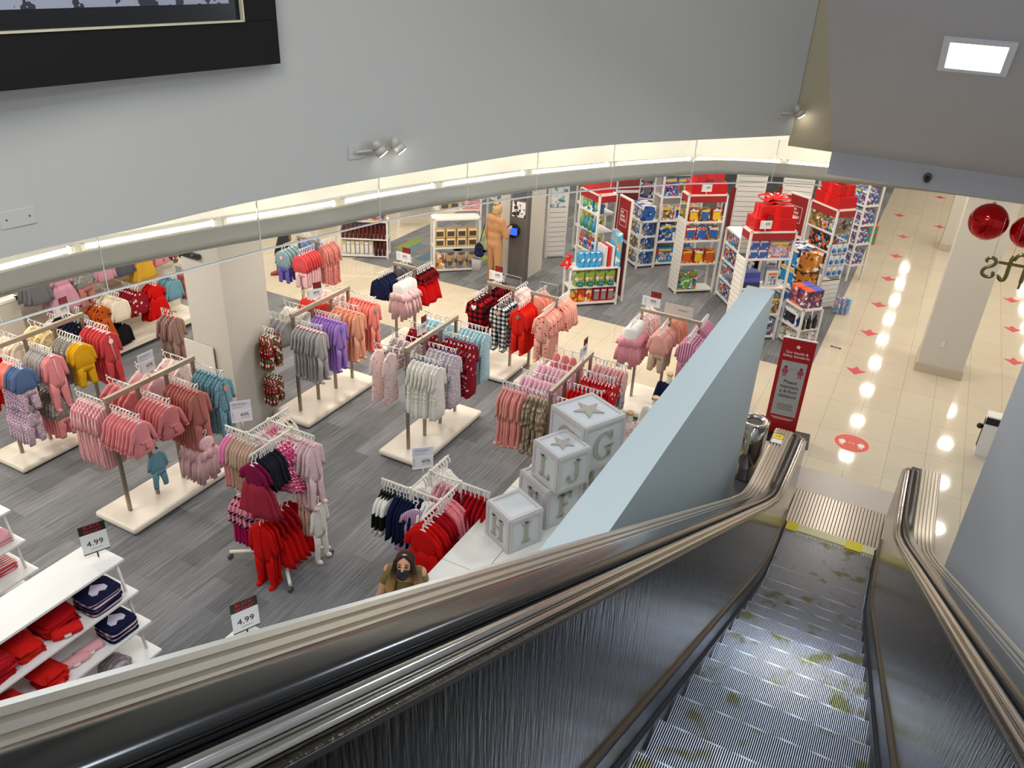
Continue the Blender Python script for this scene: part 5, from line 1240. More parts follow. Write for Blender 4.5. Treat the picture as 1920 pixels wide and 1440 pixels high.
# T9b angled unit between the towers
t = frame_unit('toy_shelf', -3.25, 15.18, -53, 1.0, .34, 1.38, (.08, .42, .78, 1.1), 'white open toy shelf set at an angle between the two gift-box towers', back='red')
for k, z in enumerate((.08, .42, .78, 1.1)):
    row(t, 1.0, z, 4, (.2, .2, .27), 'box', [A[1], A[0], A2[0], A[4]], 'blue boxed toy', '%s shelf up, angled shelf between the towers' % ORD[k])
# T10: tower with the bow
t = frame_unit('toy_tower', -2.40, 13.16, 38, .82, .34, 1.97, (.08, .5, .98, 1.5), 'white toy tower with red header and bow-topped gift box nearest the parapet', red=True, leftslat=1.5)
for r0 in (0, 1):
    for i in range(2): product(t, 'box', .13 + .16 * i, .03, 1.5 + .16 * r0, .15, .12, .15, A2[7], 'small white box with a blue ring, %s stack, %s box' % (ORD[i], ORD[r0]), 'small white boxes with blue rings', extra=plain('2c5fb4', .4))
product(t, 'box', .57, .03, 1.5, .38, .12, .30, art('8c86b4', 'd98a5c', '3f3a5c', 2.2, 12.), 'wide lilac boxed vehicle toy on the top shelf of the bow tower', None, extra=art('9a94c8', 'e0a070', 'dcd8e8', 5.2, 18.))
for i in range(3): product(t, 'box', .2, .03 + .02 * i, .98 + .085 * i, .30, .2, .085, plain(('2f2c3c', '4b57a8', '4450a0')[i], .4), '%s flat blue box from the bottom of the pile in the bow tower' % ORD[i], 'flat boxes in the bow tower')
for i in range(4): product(t, 'box', .55 + .03 * i, .03 + .07 * i, .98, .20, .05, .28, plain(('d9d6d0', '8b8f9c', '5c6480', '4b5270')[i], .4), '%s upright book-like box in the bow tower' % ORD[i], 'upright boxes in the bow tower', extra=A2[7])
row(t, .82, .5, 3, (.22, .14, .3), 'box', [A[3], A2[2], A[5]], 'dark boxed vehicle', 'third shelf of the bow tower'); row(t, .82, .08, 3, (.2, .14, .3), 'box', [A2[4], A[2]], 'red boxed toy', 'bottom shelf of the bow tower')
gift(t, .82, .36, 1.97, 'glossy red gift box stack with a large looped bow on the tower nearest the parapet')
price_card(t.matrix_basis @ Vector((.22, -.02, 1.97)), math.radians(38), '60', '60% price sign in front of the bow-topped gift box', .2)
# T11 tower right
t = frame_unit('toy_tower', -1.94, 15.98, -41, .74, .44, 1.95, (.5, .85, 1.15, 1.5), 'white toy tower with red gift boxes next to the long tiled aisle', red=True, rightslat=.62)
product(t, 'box', .2, .02, 1.5, .32, .14, .30, A[5], 'brown boxed construction toy on the top left of the aisle tower', None); row(t, .74, 1.5, 2, (.16, .12, .15), 'box', [A[7], A[4]], 'white and blue boxed toy', 'top right of the aisle tower', x0=.36, x1=.72)
product(t, 'box', .42, .02, 1.15, .55, .14, .28, art('24242c', 'e8622a', '3f9ac0', 1.2, 10.), 'dark box with orange and teal toys on the second shelf of the aisle tower', None)
product(t, 'box', .40, .02, .85, .45, .14, .22, art('2a3c8c', 'c97a2c', '202028', 2.2, 10.), 'blue box with an orange figure on the third shelf of the aisle tower', None)
for k, z in enumerate((.68, .90, 1.12)):
    for i in range(3): 
        o = product(t, 'blister', .745 + .02, .08 + .13 * i, z, .11, .02, .19, plain(('d9dfe8', 'e8e4da')[i % 2], .3), '%s blue carded toy, %s peg row on the side of the aisle tower' % (ORD[i], ORD[k]), 'blue carded toys on pegs', extra=plain(('2c6fc4', '3a8ccc', 'c9a23c')[(i + k) % 3], .3), rz=PI / 2)
product(t, 'box', .72, .21, 1.5, .30, .02, .28, art('b8a890', '6c4a3c', 'd8d2c8', 7.7, 9.), 'brown and cream boxed toy behind the side glass of the aisle tower', None, rz=PI / 2)
g1 = gift(t, .74, .44, 1.95, 'red gift boxes on the tower beside the tiled aisle, bow hidden by the ceiling edge', True)
# hanging light blue boxes on the aisle side
for i in range(3): product(t, 'box', .96 + .05 * i, .28 + .07 * i, .02, .12, .05, .30, art('7ab0dc', 'e8a0b0', 'd8e8f4', i, 10.), '%s pale blue box standing beside the aisle tower' % ORD[i], 'pale blue boxes beside the aisle tower')
# T11 low + middle stack
t = frame_unit('low_toy_shelf', -1.75, 13.76, -42, .53, .42, .75, (.08, .38), 'low white open toy shelf with black bottles beside the notice sign')
for i in range(3): product(t, 'bottle', .54 - .06, .09 + .12 * i, .38, .085, .085, .24, plain('24201e', .3), '%s black bottle on the low toy shelf beside the notice' % ORD[i], 'black bottles on the low toy shelf')
product(t, 'box', .22, .02, .38, .36, .12, .28, art('e4e2de', '3a5aa8', '3c3028', 3., 8.), 'white box with a tablet picture on the low toy shelf', None, extra=darkw)
product(t, 'box', .24, .02, .08, .40, .30, .16, art('d8d4cc', '2c8a5c', 'd04a5c', 6., 14.), 'white and green box on the bottom of the low toy shelf', None); product(t, 'box', .45, .22, .08, .12, .14, .24, art('e4e0e0', 'd070a0', '3c8c6c', 2., 14.), 'pink and green box on the bottom of the low toy shelf', None)
for i in range(2): product(t, 'box', .16 + .22 * i, .04, .75, .20, .34, .30, art('5c3c6c', 'd86a5c', '2c2c44', 3.3 + i, 12.), '%s purple box with orange top on the low toy shelf' % ORD[i], 'purple boxes with orange tops')
for i in range(2): product(t, 'box', .16 + .22 * i, .04, 1.05, .20, .16, .008, plain('e8501c', .4), '%s orange box lid on the purple boxes' % ORD[i], 'orange lids on the purple boxes'); product(t, 'box', .16 + .22 * i, .20, 1.05, .20, .18, .008, plain('4a5cc0', .4), '%s blue striped lid on the purple boxes' % ORD[i], 'blue lids on the purple boxes')
t2 = frame_unit('toy_shelf', -2.15, 14.75, -41, .75, .42, .72, (.08, .4), 'white toy shelf carrying big blue robot boxes behind the low shelf')
for i in range(2): product(t2, 'box', .30, .03, .72 + .36 * i, .46, .36, .35, art('1a2a4a', '2a9ad0', 'e4e4e8', 6.6 + i, 7.), '%s big dark box with a bright blue toy behind the low shelf' % ('lower', 'upper')[i], 'big dark boxes with blue toys', extra=plain('2494d4', .3))
for i in range(2): product(t2, 'box', .63, .03, .72 + .36 * i, .18, .34, .34, art('c0741c', '3c2414', 'e0a040', 2.6 + i, 9.), '%s orange-brown box behind the low shelf' % ('lower', 'upper')[i], 'orange-brown boxes')
row(t2, .75, .08, 3, (.2, .2, .28), 'box', [A2[3], A[4]], 'dark boxed toy', 'bottom of the robot-box shelf'); row(t2, .75, .4, 3, (.2, .2, .26), 'box', [A[0], A2[3]], 'blue boxed toy', 'middle of the robot-box shelf')
# poster panels
def poster_panel(x, y, a, w_, lab, h=1.95):
    t = E('poster_panel', (x, y, 0), math.radians(a), lab, 'poster panel'); G().box(-.02, w_ + .02, 0, .04, 0, h).obj('board', whitemetal, t); poster(t, .01, 0, h - .75, w_ - .02, .72); G().box(.01, w_ - .01, -.008, 0, .1, h - .82).obj('lower_red_panel', plain('6c2024', .6), t)
poster_panel(-2.36, 16.28, -32, .44, 'white panel with a red toy poster left of the aisle tower')
poster_panel(-5.0, 14.02, -38, .40, 'white panel with a red toy poster right of the tower with teal figures')
# T6 tower + low shelf
t = frame_unit('toy_tower', -5.80, 14.02, -34, .66, .40, 1.97, (.45, .85, 1.25, 1.6), 'white toy tower with turquoise figures and a red box on top, leftmost tower', red=True)
row(t, .66, 1.6, 3, (.16, .12, .24), 'box', [art('1f9cc8', '2c62b4', 'e8703c', 3.1, 9.)], 'turquoise boxed toy', 'top shelf of the leftmost toy tower'); row(t, .66, 1.25, 4, (.13, .12, .24), 'bottle', [plain('5f9a6c', .4), plain('2c8cb4', .4)], 'green and blue figure', 'second shelf of the leftmost toy tower'); row(t, .66, .85, 4, (.13, .12, .22), 'box', [A2[2], A[4]], 'red and white boxed toy', 'third shelf of the leftmost toy tower')
gift(t, .62, .36, 1.97, 'red box on the leftmost toy tower', False)
t = frame_unit('low_toy_shelf', -5.40, 12.90, 43, .98, .34, .76, (.08, .40), 'low white open shelf with light blue character packs on top')
bl = art('3aa4dc', '2c88c8', '7cc8ec', 1.1, 8.)
for i in range(4): product(t, 'box', .22 + .11 * i, .04, .76, .10, .14, .27, bl, '%s light blue slim pack on top of the low shelf' % ORD[i], 'light blue packs on the low shelf')
for i, c in enumerate(('dcd8d8', 'd62a2c', 'e4e4ea')): product(t, 'box', .68 + .07 * i, .02, .76, .05, .3, .38, plain(c, .35), '%s leaning board game box on the low shelf, %s' % (ORD[i], ('white', 'red', 'pale')[i]), None, rz=.15)
product(t, 'box', .92, .02, .76, .10, .3, .62, art('5cb4d8', 'e09a5c', 'd8e4e8', 6.3, 8.), 'tall light blue box at the right end of the low shelf', None)
for i in range(4): 
    o = product(t, 'box', .22 + .2 * i, .05, .40, .17, .13, .27, art('8aa83c', 'e4e4da', '4c7a2c', 2.3, 9.), '%s green pack with a ring toy on the middle of the low shelf' % ORD[i], 'green packs on the low shelf'); 
    g = G().cyl((0, -.06, .03), (0, -.06, .09), .055).cyl((0, -.06, .09), (0, -.06, .14), .045, .04).obj('stacking_toy', plain('2c7c74', .4), o); G().cyl((0, -.06, .14), (0, -.06, .18), .036, .02).obj('stacking_toy_top', plain('e08a5c', .4), o)
for i in range(3): product(t, 'box', .14 + .14 * i, .05, .08, .12, .12, .25, [art('c8402c', 'e8b02c', '3c8c4c', i * 3., 8.)][0], '%s rainbow coloured toy pack on the bottom of the low shelf' % ORD[i], 'rainbow packs on the low shelf')
for i in range(3): product(t, 'box', .58 + .14 * i, .05, .08, .12, .12, .25, plain('b8161a', .4), '%s red pack on the bottom right of the low shelf' % ORD[i], 'red packs on the low shelf', extra=plain('8c8c90', .4))
# red plush on its left corner
pp = t.matrix_basis @ Vector((-.02, .06, .77))
o = organic('plush_toy', [('e', (0, 0, .10), .055, .05, .07), ('e', (0, 0, .21), .055, .05, .055), ('c', (-.03, -.02, .05), (-.12, -.06, .03), .026, .028), ('c', (.03, -.02, .05), (.06, -.11, .03), .026, .028), ('c', (-.05, 0, .14), (-.10, -.03, .08), .022, .02), ('c', (.05, 0, .14), (.09, -.04, .09), .022, .02)], plain('d2161a', .8, bump=.4, bscale=200), vox=.009)
o.location = pp; o.rotation_euler.z = -.3; tag(o, 'small red plush toy sitting on the left corner of the low toy shelf', 'plush toy'); G().sphere((0, -.04, .10), .028, .022, .035).obj('face_patch', plain('e0a080', .8), o)
G().sphere((-.02, -.052, .225), .008).sphere((.02, -.052, .225), .008).obj('eye', wht, o)
# T7, T8
t = frame_unit('toy_shelf', -5.46, 15.98, -43, .55, .42, 1.02, (.08, .4, .7), 'white toy shelf with dark blue boxes, second from the leftmost tower')
for k, z in enumerate((.08, .4, .7)): row(t, .55, z, 2, (.22, .3, .28), 'box', [A[0], A2[0], A[1]], 'dark blue boxed toy', '%s shelf up, shelf with dark blue boxes' % ORD[k])
t7 = t
row(t, .55, 1.02, 2, (.24, .3, .30), 'box', [art('2c68b0', 'e4d8d8', '1f3f7c', 8., 7.)], 'blue and white box', 'top of the shelf with dark blue boxes')
t = frame_unit('puppet_shelf', -5.9, 17.2, 8, 1.5, .4, 2.1, (.5, 1.05, 1.6), 'tall white shelf with dark boxed dolls under the ceiling edge', back='grey')
for k, z in enumerate((.5, 1.05, 1.6)): row(t, 1.5, z, 7, (.19, .12, .36), 'box', [A2[3], A[3], A[7]], 'dark boxed doll', '%s shelf up of the doll shelf' % ORD[k], ex=[plain('6c6f7c', .3)])
t = frame_unit('toy_shelf', -4.80, 15.95, 44, .95, .40, 1.95, (.08, .55, 1.0, 1.5), 'white toy shelf with bright blue boxes left of the middle tower', back='grey')
row(t, .95, 1.5, 3, (.28, .14, .38), 'box', [art('2c78b8', 'e04a4a', '1c5c9c', 5., 14.)], 'blue box with red shapes', 'top shelf left of the middle tower'); row(t, .95, 1.0, 3, (.26, .14, .30), 'box', [art('e0dcd8', 'e0682c', '2c6cb0', 8., 14.)], 'orange and white boxed toy', 'second shelf left of the middle tower'); row(t, .95, .55, 2, (.36, .14, .36), 'box', [art('1c5ca4', 'e8f0f4', '173f80', 2., 8.)], 'blue swirl box', 'third shelf left of the middle tower'); row(t, .95, .08, 2, (.36, .14, .32), 'box', [art('2c8ccc', '1c6cb0', 'd84a3c', 4., 4.)], 'plain bright blue box', 'bottom shelf left of the middle tower')
# T5 slat end
t = frame_unit('slatwall_end', -6.92, 15.09, 44, .44, .06, 1.95, (.06,), 'white slatted end panel with a teal and white poster behind the kiosk pillar', top=True)
g = G(); z = .06
while z < 1.1: g.box(.03, .41, -.012, .0, z, z + .095); z += .105
g.obj('slat_panel', whitemetal, t); G().box(.035, .405, -.004, .0, .06, 1.1).obj('slat_backing', plain('55524e', .7), t); G().box(.04, .40, -.014, 0, 1.12, 1.80).obj('poster', art('dfe6e6', '4c8c94', 'a8bcc0', 3.6, 9.), t)
t = frame_unit('toy_shelf', -6.45, 15.72, 44, .6, .36, 2.1, (.1, .6, 1.1, 1.6), 'white shelf with green and yellow packs right of the slatted panel')
for k, z in enumerate((.1, .6, 1.1, 1.6)): row(t, .6, z, 3, (.15, .12, .34), 'box', [art('b8cc4c', 'e8a83c', '4c9c5c', 3., 8.)], 'green pack', '%s shelf up, shelf right of the slatted panel' % ORD[k])
poster_panel(-5.95, 16.45, 40, .5, 'red poster panel behind the leftmost toy tower', 2.1)
# slat panels behind between towers + far units
for (x, y, a, l) in ((-3.55, 16.9, 30, 'white slatted panel with red side strip behind the middle toy tower'), (-2.75, 17.6, 20, 'white slatted panel far behind the bow tower')):
    t = frame_unit('slatwall_end', x, y, a, .62, .08, 2.2, (.06,), l); g = G(); z = .06
    while z < 2.0: g.box(.03, .59, -.012, .0, z, z + .095); z += .105
    g.obj('slat_panel', whitemetal, t); G().box(.035, .585, -.004, .0, .06, 2.05).obj('slat_backing', plain('55524e', .7), t)
    G().box(-.09, 0, -.01, .01, .1, 1.7).obj('red_strip', plain('7c1f22', .5), t)
t = frame_unit('toy_shelf', -2.0, 18.9, 40, .8, .4, 1.9, (.1, .6, 1.1, 1.5), 'white shelf with dark boxes far behind the aisle tower')
for k, z in enumerate((.1, .6, 1.1, 1.5)): row(t, .8, z, 4, (.16, .12, .3), 'box', [A[3], A2[7], A2[4]], 'dark boxed toy', '%s shelf up, shelf far behind the aisle tower' % ORD[k])
t = frame_unit('toy_shelf', -1.55, 17.9, -41, .6, .42, 2.2, (.35, .8, 1.2, 1.6), 'tall white shelf with blue toys at the edge of the tiled aisle')
for k, z in enumerate((.35, .8, 1.2, 1.6)): row(t, .6, z, 3, (.17, .3, .3), 'box', [A[7], A[1], A2[4]], 'white and blue boxed toy', '%s shelf up, aisle-edge shelf' % ORD[k])
for i in range(2):
    o = G().box(-.12, .12, -.12, .12, 0, .22).obj('orange_crate', plain('d4682c', .4), loc=(-1.02, 20.6, .006 + .23 * i), rz=.4, bevel=.01); tag(o, '%s orange and teal crate at the end of the toy shelves' % ('lower', 'upper')[i], 'crate')
    G().box(-.10, .10, -.125, -.12, .03, .2).obj('teal_panel', plain('3c9c84', .4), o); 
# T3 shelf with yellow boxes, T1, T2
def yb(t, x, y, z, lab):
    o = product(t, 'box', x, y, z, .19, .14, .17, plain('d9b878', .5), lab, 'cream and yellow boxed lanterns', extra=plain('4a4440', .4))
t = frame_unit('toy_shelf', -8.40, 13.0, 42, .95, .36, 1.10, (.06, .52), 'white open shelf with rows of cream boxes next to the person at the kiosk')
for r0 in range(2):
    for i in range(4): yb(t, .14 + .22 * i, .04, .53 + .185 * r0, '%s cream boxed lantern from the left, %s row of the open shelf' % (ORD[i], ('lower', 'upper')[r0]))
for i in range(4): product(t, 'box', .14 + .22 * i, .05, .07, .18, .16, .3, [art('c8a85c', 'b84a3c', 'ece4d4', 1., 9.), art('8a8784', 'c4a070', '5c5450', 5., 8.)][min(i, 1)], '%s bagged toy from the left on the bottom of the open shelf' % ORD[i], 'bagged toys on the open shelf')
tb = frame_unit('toy_shelf', -8.66, 13.48, 42, .95, .34, 1.75, (.1, 1.12, 1.45), 'taller white shelf with striped and blue boxes behind the cream boxes')
row(tb, .95, 1.12, 2, (.19, .14, .17), 'box', [plain('d9b878', .5)], 'cream boxed lantern', 'tall shelf behind the open shelf', x0=.1, x1=.5, ex=[plain('4a4440', .4)]); 
for i in range(2): 
    for r0 in range(3): product(tb, 'box', .66 + .18 * i, .03, 1.12 + .1 * r0, .17, .14, .095, F_('hstripe', 'c83a44', 'ece4e4', scale=30.), 'red and white striped box, %s column, %s from below' % (ORD[i], ORD[r0]), 'striped boxes on the tall shelf')
row(tb, .95, 1.45, 4, (.18, .14, .25), 'box', [A2[4], A[0], A2[2]], 'blue-red boxed toy', 'top of the tall shelf at the back')
t = frame_unit('toy_shelf', -10.49, 12.66, 28, 1.02, .36, .80, (.06, .42), 'low white shelf with dark red bottles on the far side of the cross aisle', back='red')
row(t, 1.02, .42, 11, (.075, .1, .29), 'bottle', [plain('5c1c18', .3)], 'dark red bottle', 'upper shelf beyond the cross aisle'); row(t, 1.02, .06, 7, (.085, .14, .29), 'box', [plain('c4c0b8', .5), plain('a8a6a4', .5)], 'pale slim box', 'bottom shelf beyond the cross aisle', x1=.70, ex=[plain('e6e4e0', .5)]); row(t, 1.02, .06, 3, (.075, .1, .28), 'bottle', [plain('4c1a1a', .3)], 'dark bottle', 'right end of the bottom shelf beyond the cross aisle', x0=.72)
row(t, 1.02, .80, 5, (.18, .14, .26), 'box', [art('e08a2c', '2c5cb0', 'd83c2c', 4., 8.), art('d8582c', 'e8b02c', '2c5cb0', 6., 8.)], 'orange-blue box', 'top of the low shelf beyond the cross aisle')
t = frame_unit('toy_shelf', -10.65, 15.0, 42, .85, .36, 1.7, (.62, 1.1), 'white shelf with blue and red bottles in the back left of the toy department', back='grey')
row(t, .85, .62, 9, (.085, .1, .32), 'bottle', [plain('5a2c4c', .3), plain('2f4a8c', .3)], 'blue and red bottle', 'lower shelf at the back left'); row(t, .85, 1.1, 5, (.15, .12, .3), 'box', [A2[4], A[3], A[2]], 'pink and blue boxed toy', 'upper shelf at the back left')
t = frame_unit('toy_shelf', -7.9, 14.6, 60, .7, .36, 1.75, (.1, .7, 1.2), 'white shelf with grey packs left of the kiosk')
for k, z in enumerate((.1, .7, 1.2)): row(t, .7, z, 4, (.15, .12, .36), 'box', [A[7], plain('7c828c', .5), A2[0]], 'grey and blue pack', '%s shelf up, shelf left of the kiosk' % ORD[k])
# kiosk
t = E('scanner_kiosk', (-7.03, 13.62, 0), 0, 'dark grey price-check kiosk panel with a lit blue screen on the pillar', 'kiosk')
G().box(-.02, .36, 0, .15, 0, 1.86).obj('panel', plain('6f6c68', .45, .3), t, bevel=.004); G().box(.03, .31, -.008, 0, 1.28, 1.58).obj('instruction_card', art('e8e8ea', '3c3c40', 'd8d8dc', 3.3, 10.), t); G().box(.03, .31, -.006, 0, 1.62, 1.82).obj('header_plate', plain('4a4a4c', .5), t)
G().cyl((.09, 0, 1.0), (.09, -.07, 1.0), .135, n=24).obj('screen_housing', blackm, t); G().box(-.01, .19, -.075, -.07, .93, 1.07).obj('screen', plain('1c3cc8', .3, emit='2c5cff', es=1.6), t)
# ------------------------------------------------------------------ people
skin = plain('c98f6c', .55); skinf = plain('d9a283', .5); skind = plain('8a5637', .55)
def fingers(P, hx, hy, hz_, dirn, s=1.0, r_=.0085, side=1):
    """palm and five fingers hanging from the wrist; dirn unit vector down the hand, side = thumb side x"""
    d = Vector(dirn).normalized(); a = Vector((side, 0, 0)); a = (a - a.dot(d) * d).normalized(); b = d.cross(a); w_ = Vector((hx, hy, hz_))
    P.append(('c', w_, w_ + d * .05 * s, .024 * s, .028 * s)); P.append(('c', w_ + a * .014 * s + d * .03 * s, w_ + a * .014 * s + d * .075 * s, .017 * s, .016 * s)); P.append(('c', w_ - a * .014 * s + d * .03 * s, w_ - a * .014 * s + d * .07 * s, .017 * s, .015 * s))
    for k, (o_, L) in enumerate(((.027, .068), (.009, .076), (-.009, .07), (-.026, .055))):
        q = w_ + a * o_ * s + d * .08 * s; m_ = q + d * L * .5 * s + b * .006; e_ = q + d * L * .95 * s + b * .022
        P.append(('c', q, m_, r_ * s, r_ * s)); P.append(('c', m_, e_, r_ * s, r_ * .85 * s))
    q = w_ + a * .024 * s + d * .025 * s; P.append(('c', q, q + a * .025 * s + d * .03 * s, r_ * 1.2 * s, r_ * 1.1 * s)); P.append(('c', q + a * .025 * s + d * .03 * s, q + a * .03 * s + d * .06 * s, r_ * 1.1 * s, r_ * s))
def body(name, H, skinm, pose, lab, loc, rz, head=True, vox=.012, tilt=0.):
    """pose: dict of joint positions in metres, figure faces -y, origin between the feet"""
    J = dict(hipL=(.085, 0, .52 * H), hipR=(-.085, 0, .52 * H), kneeL=(.10, -.01, .28 * H), kneeR=(-.10, -.01, .28 * H), ankL=(.10, .01, .05 * H), ankR=(-.10, .01, .05 * H),
             shL=(.16, .0, .81 * H), shR=(-.16, .0, .81 * H), elL=(.22, .02, .63 * H), elR=(-.22, .02, .63 * H), wrL=(.22, -.06, .48 * H), wrR=(-.22, -.06, .48 * H), neck=(0, 0, .83 * H), head=(0, -.02, .925 * H), chest=(0, 0, .74 * H), waist=(0, 0, .62 * H))
    J.update(pose); V = {k: Vector(v) for k, v in J.items()}; P = []
    P += [('e', V['chest'], .155, .10, .15), ('e', V['waist'], .125, .09, .13), ('e', (V['hipL'] + V['hipR']) / 2 + Vector((0, .005, .01)), .165, .115, .11), ('c', V['chest'] + Vector((0, 0, .08)), V['neck'], .07, .05)]
    P += [('c', V['shL'], V['shR'], .052, .052), ('c', V['neck'], V['head'] - Vector((0, 0, .06)), .05, .046)]
    for s in 'LR':
        P += [('c', V['sh' + s], V['el' + s], .047, .037), ('c', V['el' + s], V['wr' + s], .037, .025), ('c', V['hip' + s], V['knee' + s], .082, .052), ('c', V['knee' + s] + Vector((0, .01, -.04)), V['ank' + s], .052, .034), ('c', V['ank' + s], V['ank' + s] + Vector((0, -.13, -.045)), .036, .028)]
        d = (V['wr' + s] - V['el' + s]).normalized(); fingers(P, *V['wr' + s], d + Vector((0, 0, -.2)), side=-1 if s == 'L' else 1)
    hd = V['head']; RT = Matrix.Rotation(tilt, 3, 'X'); T = lambda x, y, z: hd + RT @ Vector((x, y, z)); R4 = RT.to_4x4()
    P += [('e', T(0, .012, .02), .074, .092, .092, R4), ('e', T(0, -.022, -.04), .055, .06, .068, R4), ('c', T(0, -.088, -.0), T(0, -.103, -.028), .010, .014), ('e', T(.076, .012, -.012), .012, .02, .03, R4), ('e', T(-.076, .012, -.012), .012, .02, .03, R4)]
    o = organic(name, P, skinm, vox=vox, sm=4); o.location = loc; o.rotation_euler = (0, 0, rz); tag(o, lab, 'person'); return o, V
def limb(a, b, r1, r2): return ('c', a, b, r1, r2)
# woman in the tan hooded sweatsuit at the kiosk, seen from behind (faces +y)
o, V = body('person', 1.62, skinf, dict(elR=(-.24, -.06, 1.04), wrR=(-.10, -.26, 1.10), elL=(.235, .0, 1.0), wrL=(.24, -.06, .76), head=(0, -.05, 1.49)), 'person in tan hooded sweatsuit with fair hair in a bun, facing the kiosk', (-7.08, 13.12, .006), PI - .35)
tan = plain('b98a5e', .9, bump=.2, bscale=120)
organic('sweatshirt', [('e', V['chest'], .185, .13, .17), ('e', V['waist'], .17, .13, .16), ('c', V['shL'], V['shR'], .075, .075), limb(V['shL'], V['elL'], .07, .06), limb(V['elL'], V['wrL'] + Vector((0, 0, .03)), .058, .042), limb(V['shR'], V['elR'], .07, .06), limb(V['elR'], V['wrR'] + Vector((-.02, .04, -.01)), .058, .042), ('e', (0, .09, 1.33), .10, .05, .085), ('e', (0, .0, .92), .175, .13, .07)], tan, o, vox=.013)
organic('sweatpants', [('e', (0, .005, .86), .18, .135, .13), limb(V['hipL'], V['kneeL'], .10, .075), limb(V['kneeL'], V['ankL'], .078, .05), limb(V['hipR'], V['kneeR'], .10, .075), limb(V['kneeR'], V['ankR'], .078, .05)], tan, o, vox=.013)
organic('hair', [('e', V['head'] + Vector((0, .02, .03)), .088, .10, .095), ('e', V['head'] + Vector((0, .06, -.03)), .07, .06, .06), ('e', V['head'] + Vector((0, .05, .13)), .055, .05, .045)], plain('c4a36c', .6, bump=.5, bscale=60), o, vox=.010)
G().cyl(V['head'] + Vector((0, .05, .088)), V['head'] + Vector((0, .05, .105)), .045, n=16).obj('hair_tie', blackm, o)
organic('shoe', [('c', V['ankL'] + Vector((0, .02, -.045)), V['ankL'] + Vector((0, -.13, -.055)), .04, .035)], wht, o, vox=.01); organic('shoe', [('c', V['ankR'] + Vector((0, .02, -.045)), V['ankR'] + Vector((0, -.13, -.055)), .04, .035)], wht, o, vox=.01)
b_ = organic('shoulder_bag', [('e', (0, 0, 0), .10, .05, .14), ('e', (0, 0, -.08), .11, .055, .08)], F_('dots', '1c1f3c', '3a4066', scale=40.), vox=.012); b_.location = (-7.37, 13.02, .70); tag(b_, 'dark blue bag hanging at the left side of the tan-clad person', 'bag'); G().cyl((0, 0, .12), (.10, .02, .5), .008).obj('strap', navy, b_)
b_ = G().loft([(0, 0, 0, .09, .04), (0, 0, .12, .11, .05, .1), (0, 0, .26, .11, .05, .1)], n=12).obj('checked_bag', F_('check', 'e8e8ea', '2a2a34', '8c8c98', scale=60.), loc=(-7.38, 12.95, .27)); tag(b_, 'black and white checked cloth hanging below the dark blue bag', 'bag')
# woman in the black tank top walking in the cross aisle, upper part under the ceiling edge
o, V = body('person', 1.62, plain('8a5a3c', .55), dict(kneeL=(.08, -.14, .46), ankL=(.08, -.16, .08), kneeR=(-.08, .02, .45), ankR=(-.08, .22, .12), elL=(.20, .10, 1.04), wrL=(.21, .12, .80), elR=(-.21, -.08, 1.05), wrR=(-.19, -.22, .88)), 'person in grey tank top and dark capri leggings walking in the cross aisle', (-10.72, 11.35, 0), -.9)
organic('tank_top', [('e', V['chest'] + Vector((0, 0, -.02)), .168, .115, .15), ('e', V['waist'], .145, .105, .15), ('c', V['chest'] + Vector((.08, 0, .1)), V['chest'] + Vector((.09, 0, .13)), .03, .03), ('c', V['chest'] + Vector((-.08, 0, .1)), V['chest'] + Vector((-.09, 0, .13)), .03, .03)], plain('4a4c46', .85), o)
organic('leggings', [('e', (0, .005, .86), .175, .125, .12), limb(V['hipL'], V['kneeL'], .09, .065), limb(V['kneeL'], V['kneeL'].lerp(V['ankL'], .25), .064, .056), limb(V['hipR'], V['kneeR'], .09, .065), limb(V['kneeR'], V['kneeR'].lerp(V['ankR'], .25), .064, .056)], plain('17181c', .8), o)
organic('hair', [('e', V['head'] + Vector((0, .03, .02)), .088, .10, .10), ('e', V['head'] + Vector((0, .08, -.10)), .06, .05, .12)], plain('5c3f28', .7), o)
organic('sandal', [('c', V['ankL'] + Vector((0, .03, -.06)), V['ankL'] + Vector((0, -.13, -.06)), .03, .03)], plain('7a1c18', .6), o, vox=.01); organic('sandal', [('c', V['ankR'] + Vector((0, .04, -.045)), V['ankR'] + Vector((0, -.12, -.085)), .03, .03)], plain('7a1c18', .6), o, vox=.01)
# jeans person beyond, only legs under the ceiling edge
o, V = body('person', 1.75, skin, dict(), 'person in dark jeans and black shoes, only the legs visible under the ceiling edge', (-12.15, 14.35, 0), .6)
organic('jeans', [('e', (0, .005, .92), .18, .135, .13), limb(V['hipL'], V['kneeL'], .10, .075), limb(V['kneeL'], V['ankL'], .075, .06), limb(V['hipR'], V['kneeR'], .10, .075), limb(V['kneeR'], V['ankR'], .075, .06)], plain('2c3440', .85), o)
organic('jacket', [('e', V['chest'], .19, .13, .18), ('e', V['waist'], .17, .13, .16), limb(V['shL'], V['elL'], .07, .06), limb(V['elL'], V['wrL'], .056, .04), limb(V['shR'], V['elR'], .07, .06), limb(V['elR'], V['wrR'], .056, .04), ('c', V['shL'], V['shR'], .075, .075)], plain('3c4048', .9), o)
organic('hair', [('e', V['head'] + Vector((0, .02, .04)), .085, .10, .09)], plain('2a211b', .7), o)
for s in 'LR': organic('shoe', [('c', V['ank' + s] + Vector((0, .02, -.05)), V['ank' + s] + Vector((0, -.14, -.055)), .045, .036)], blackm, o, vox=.01)
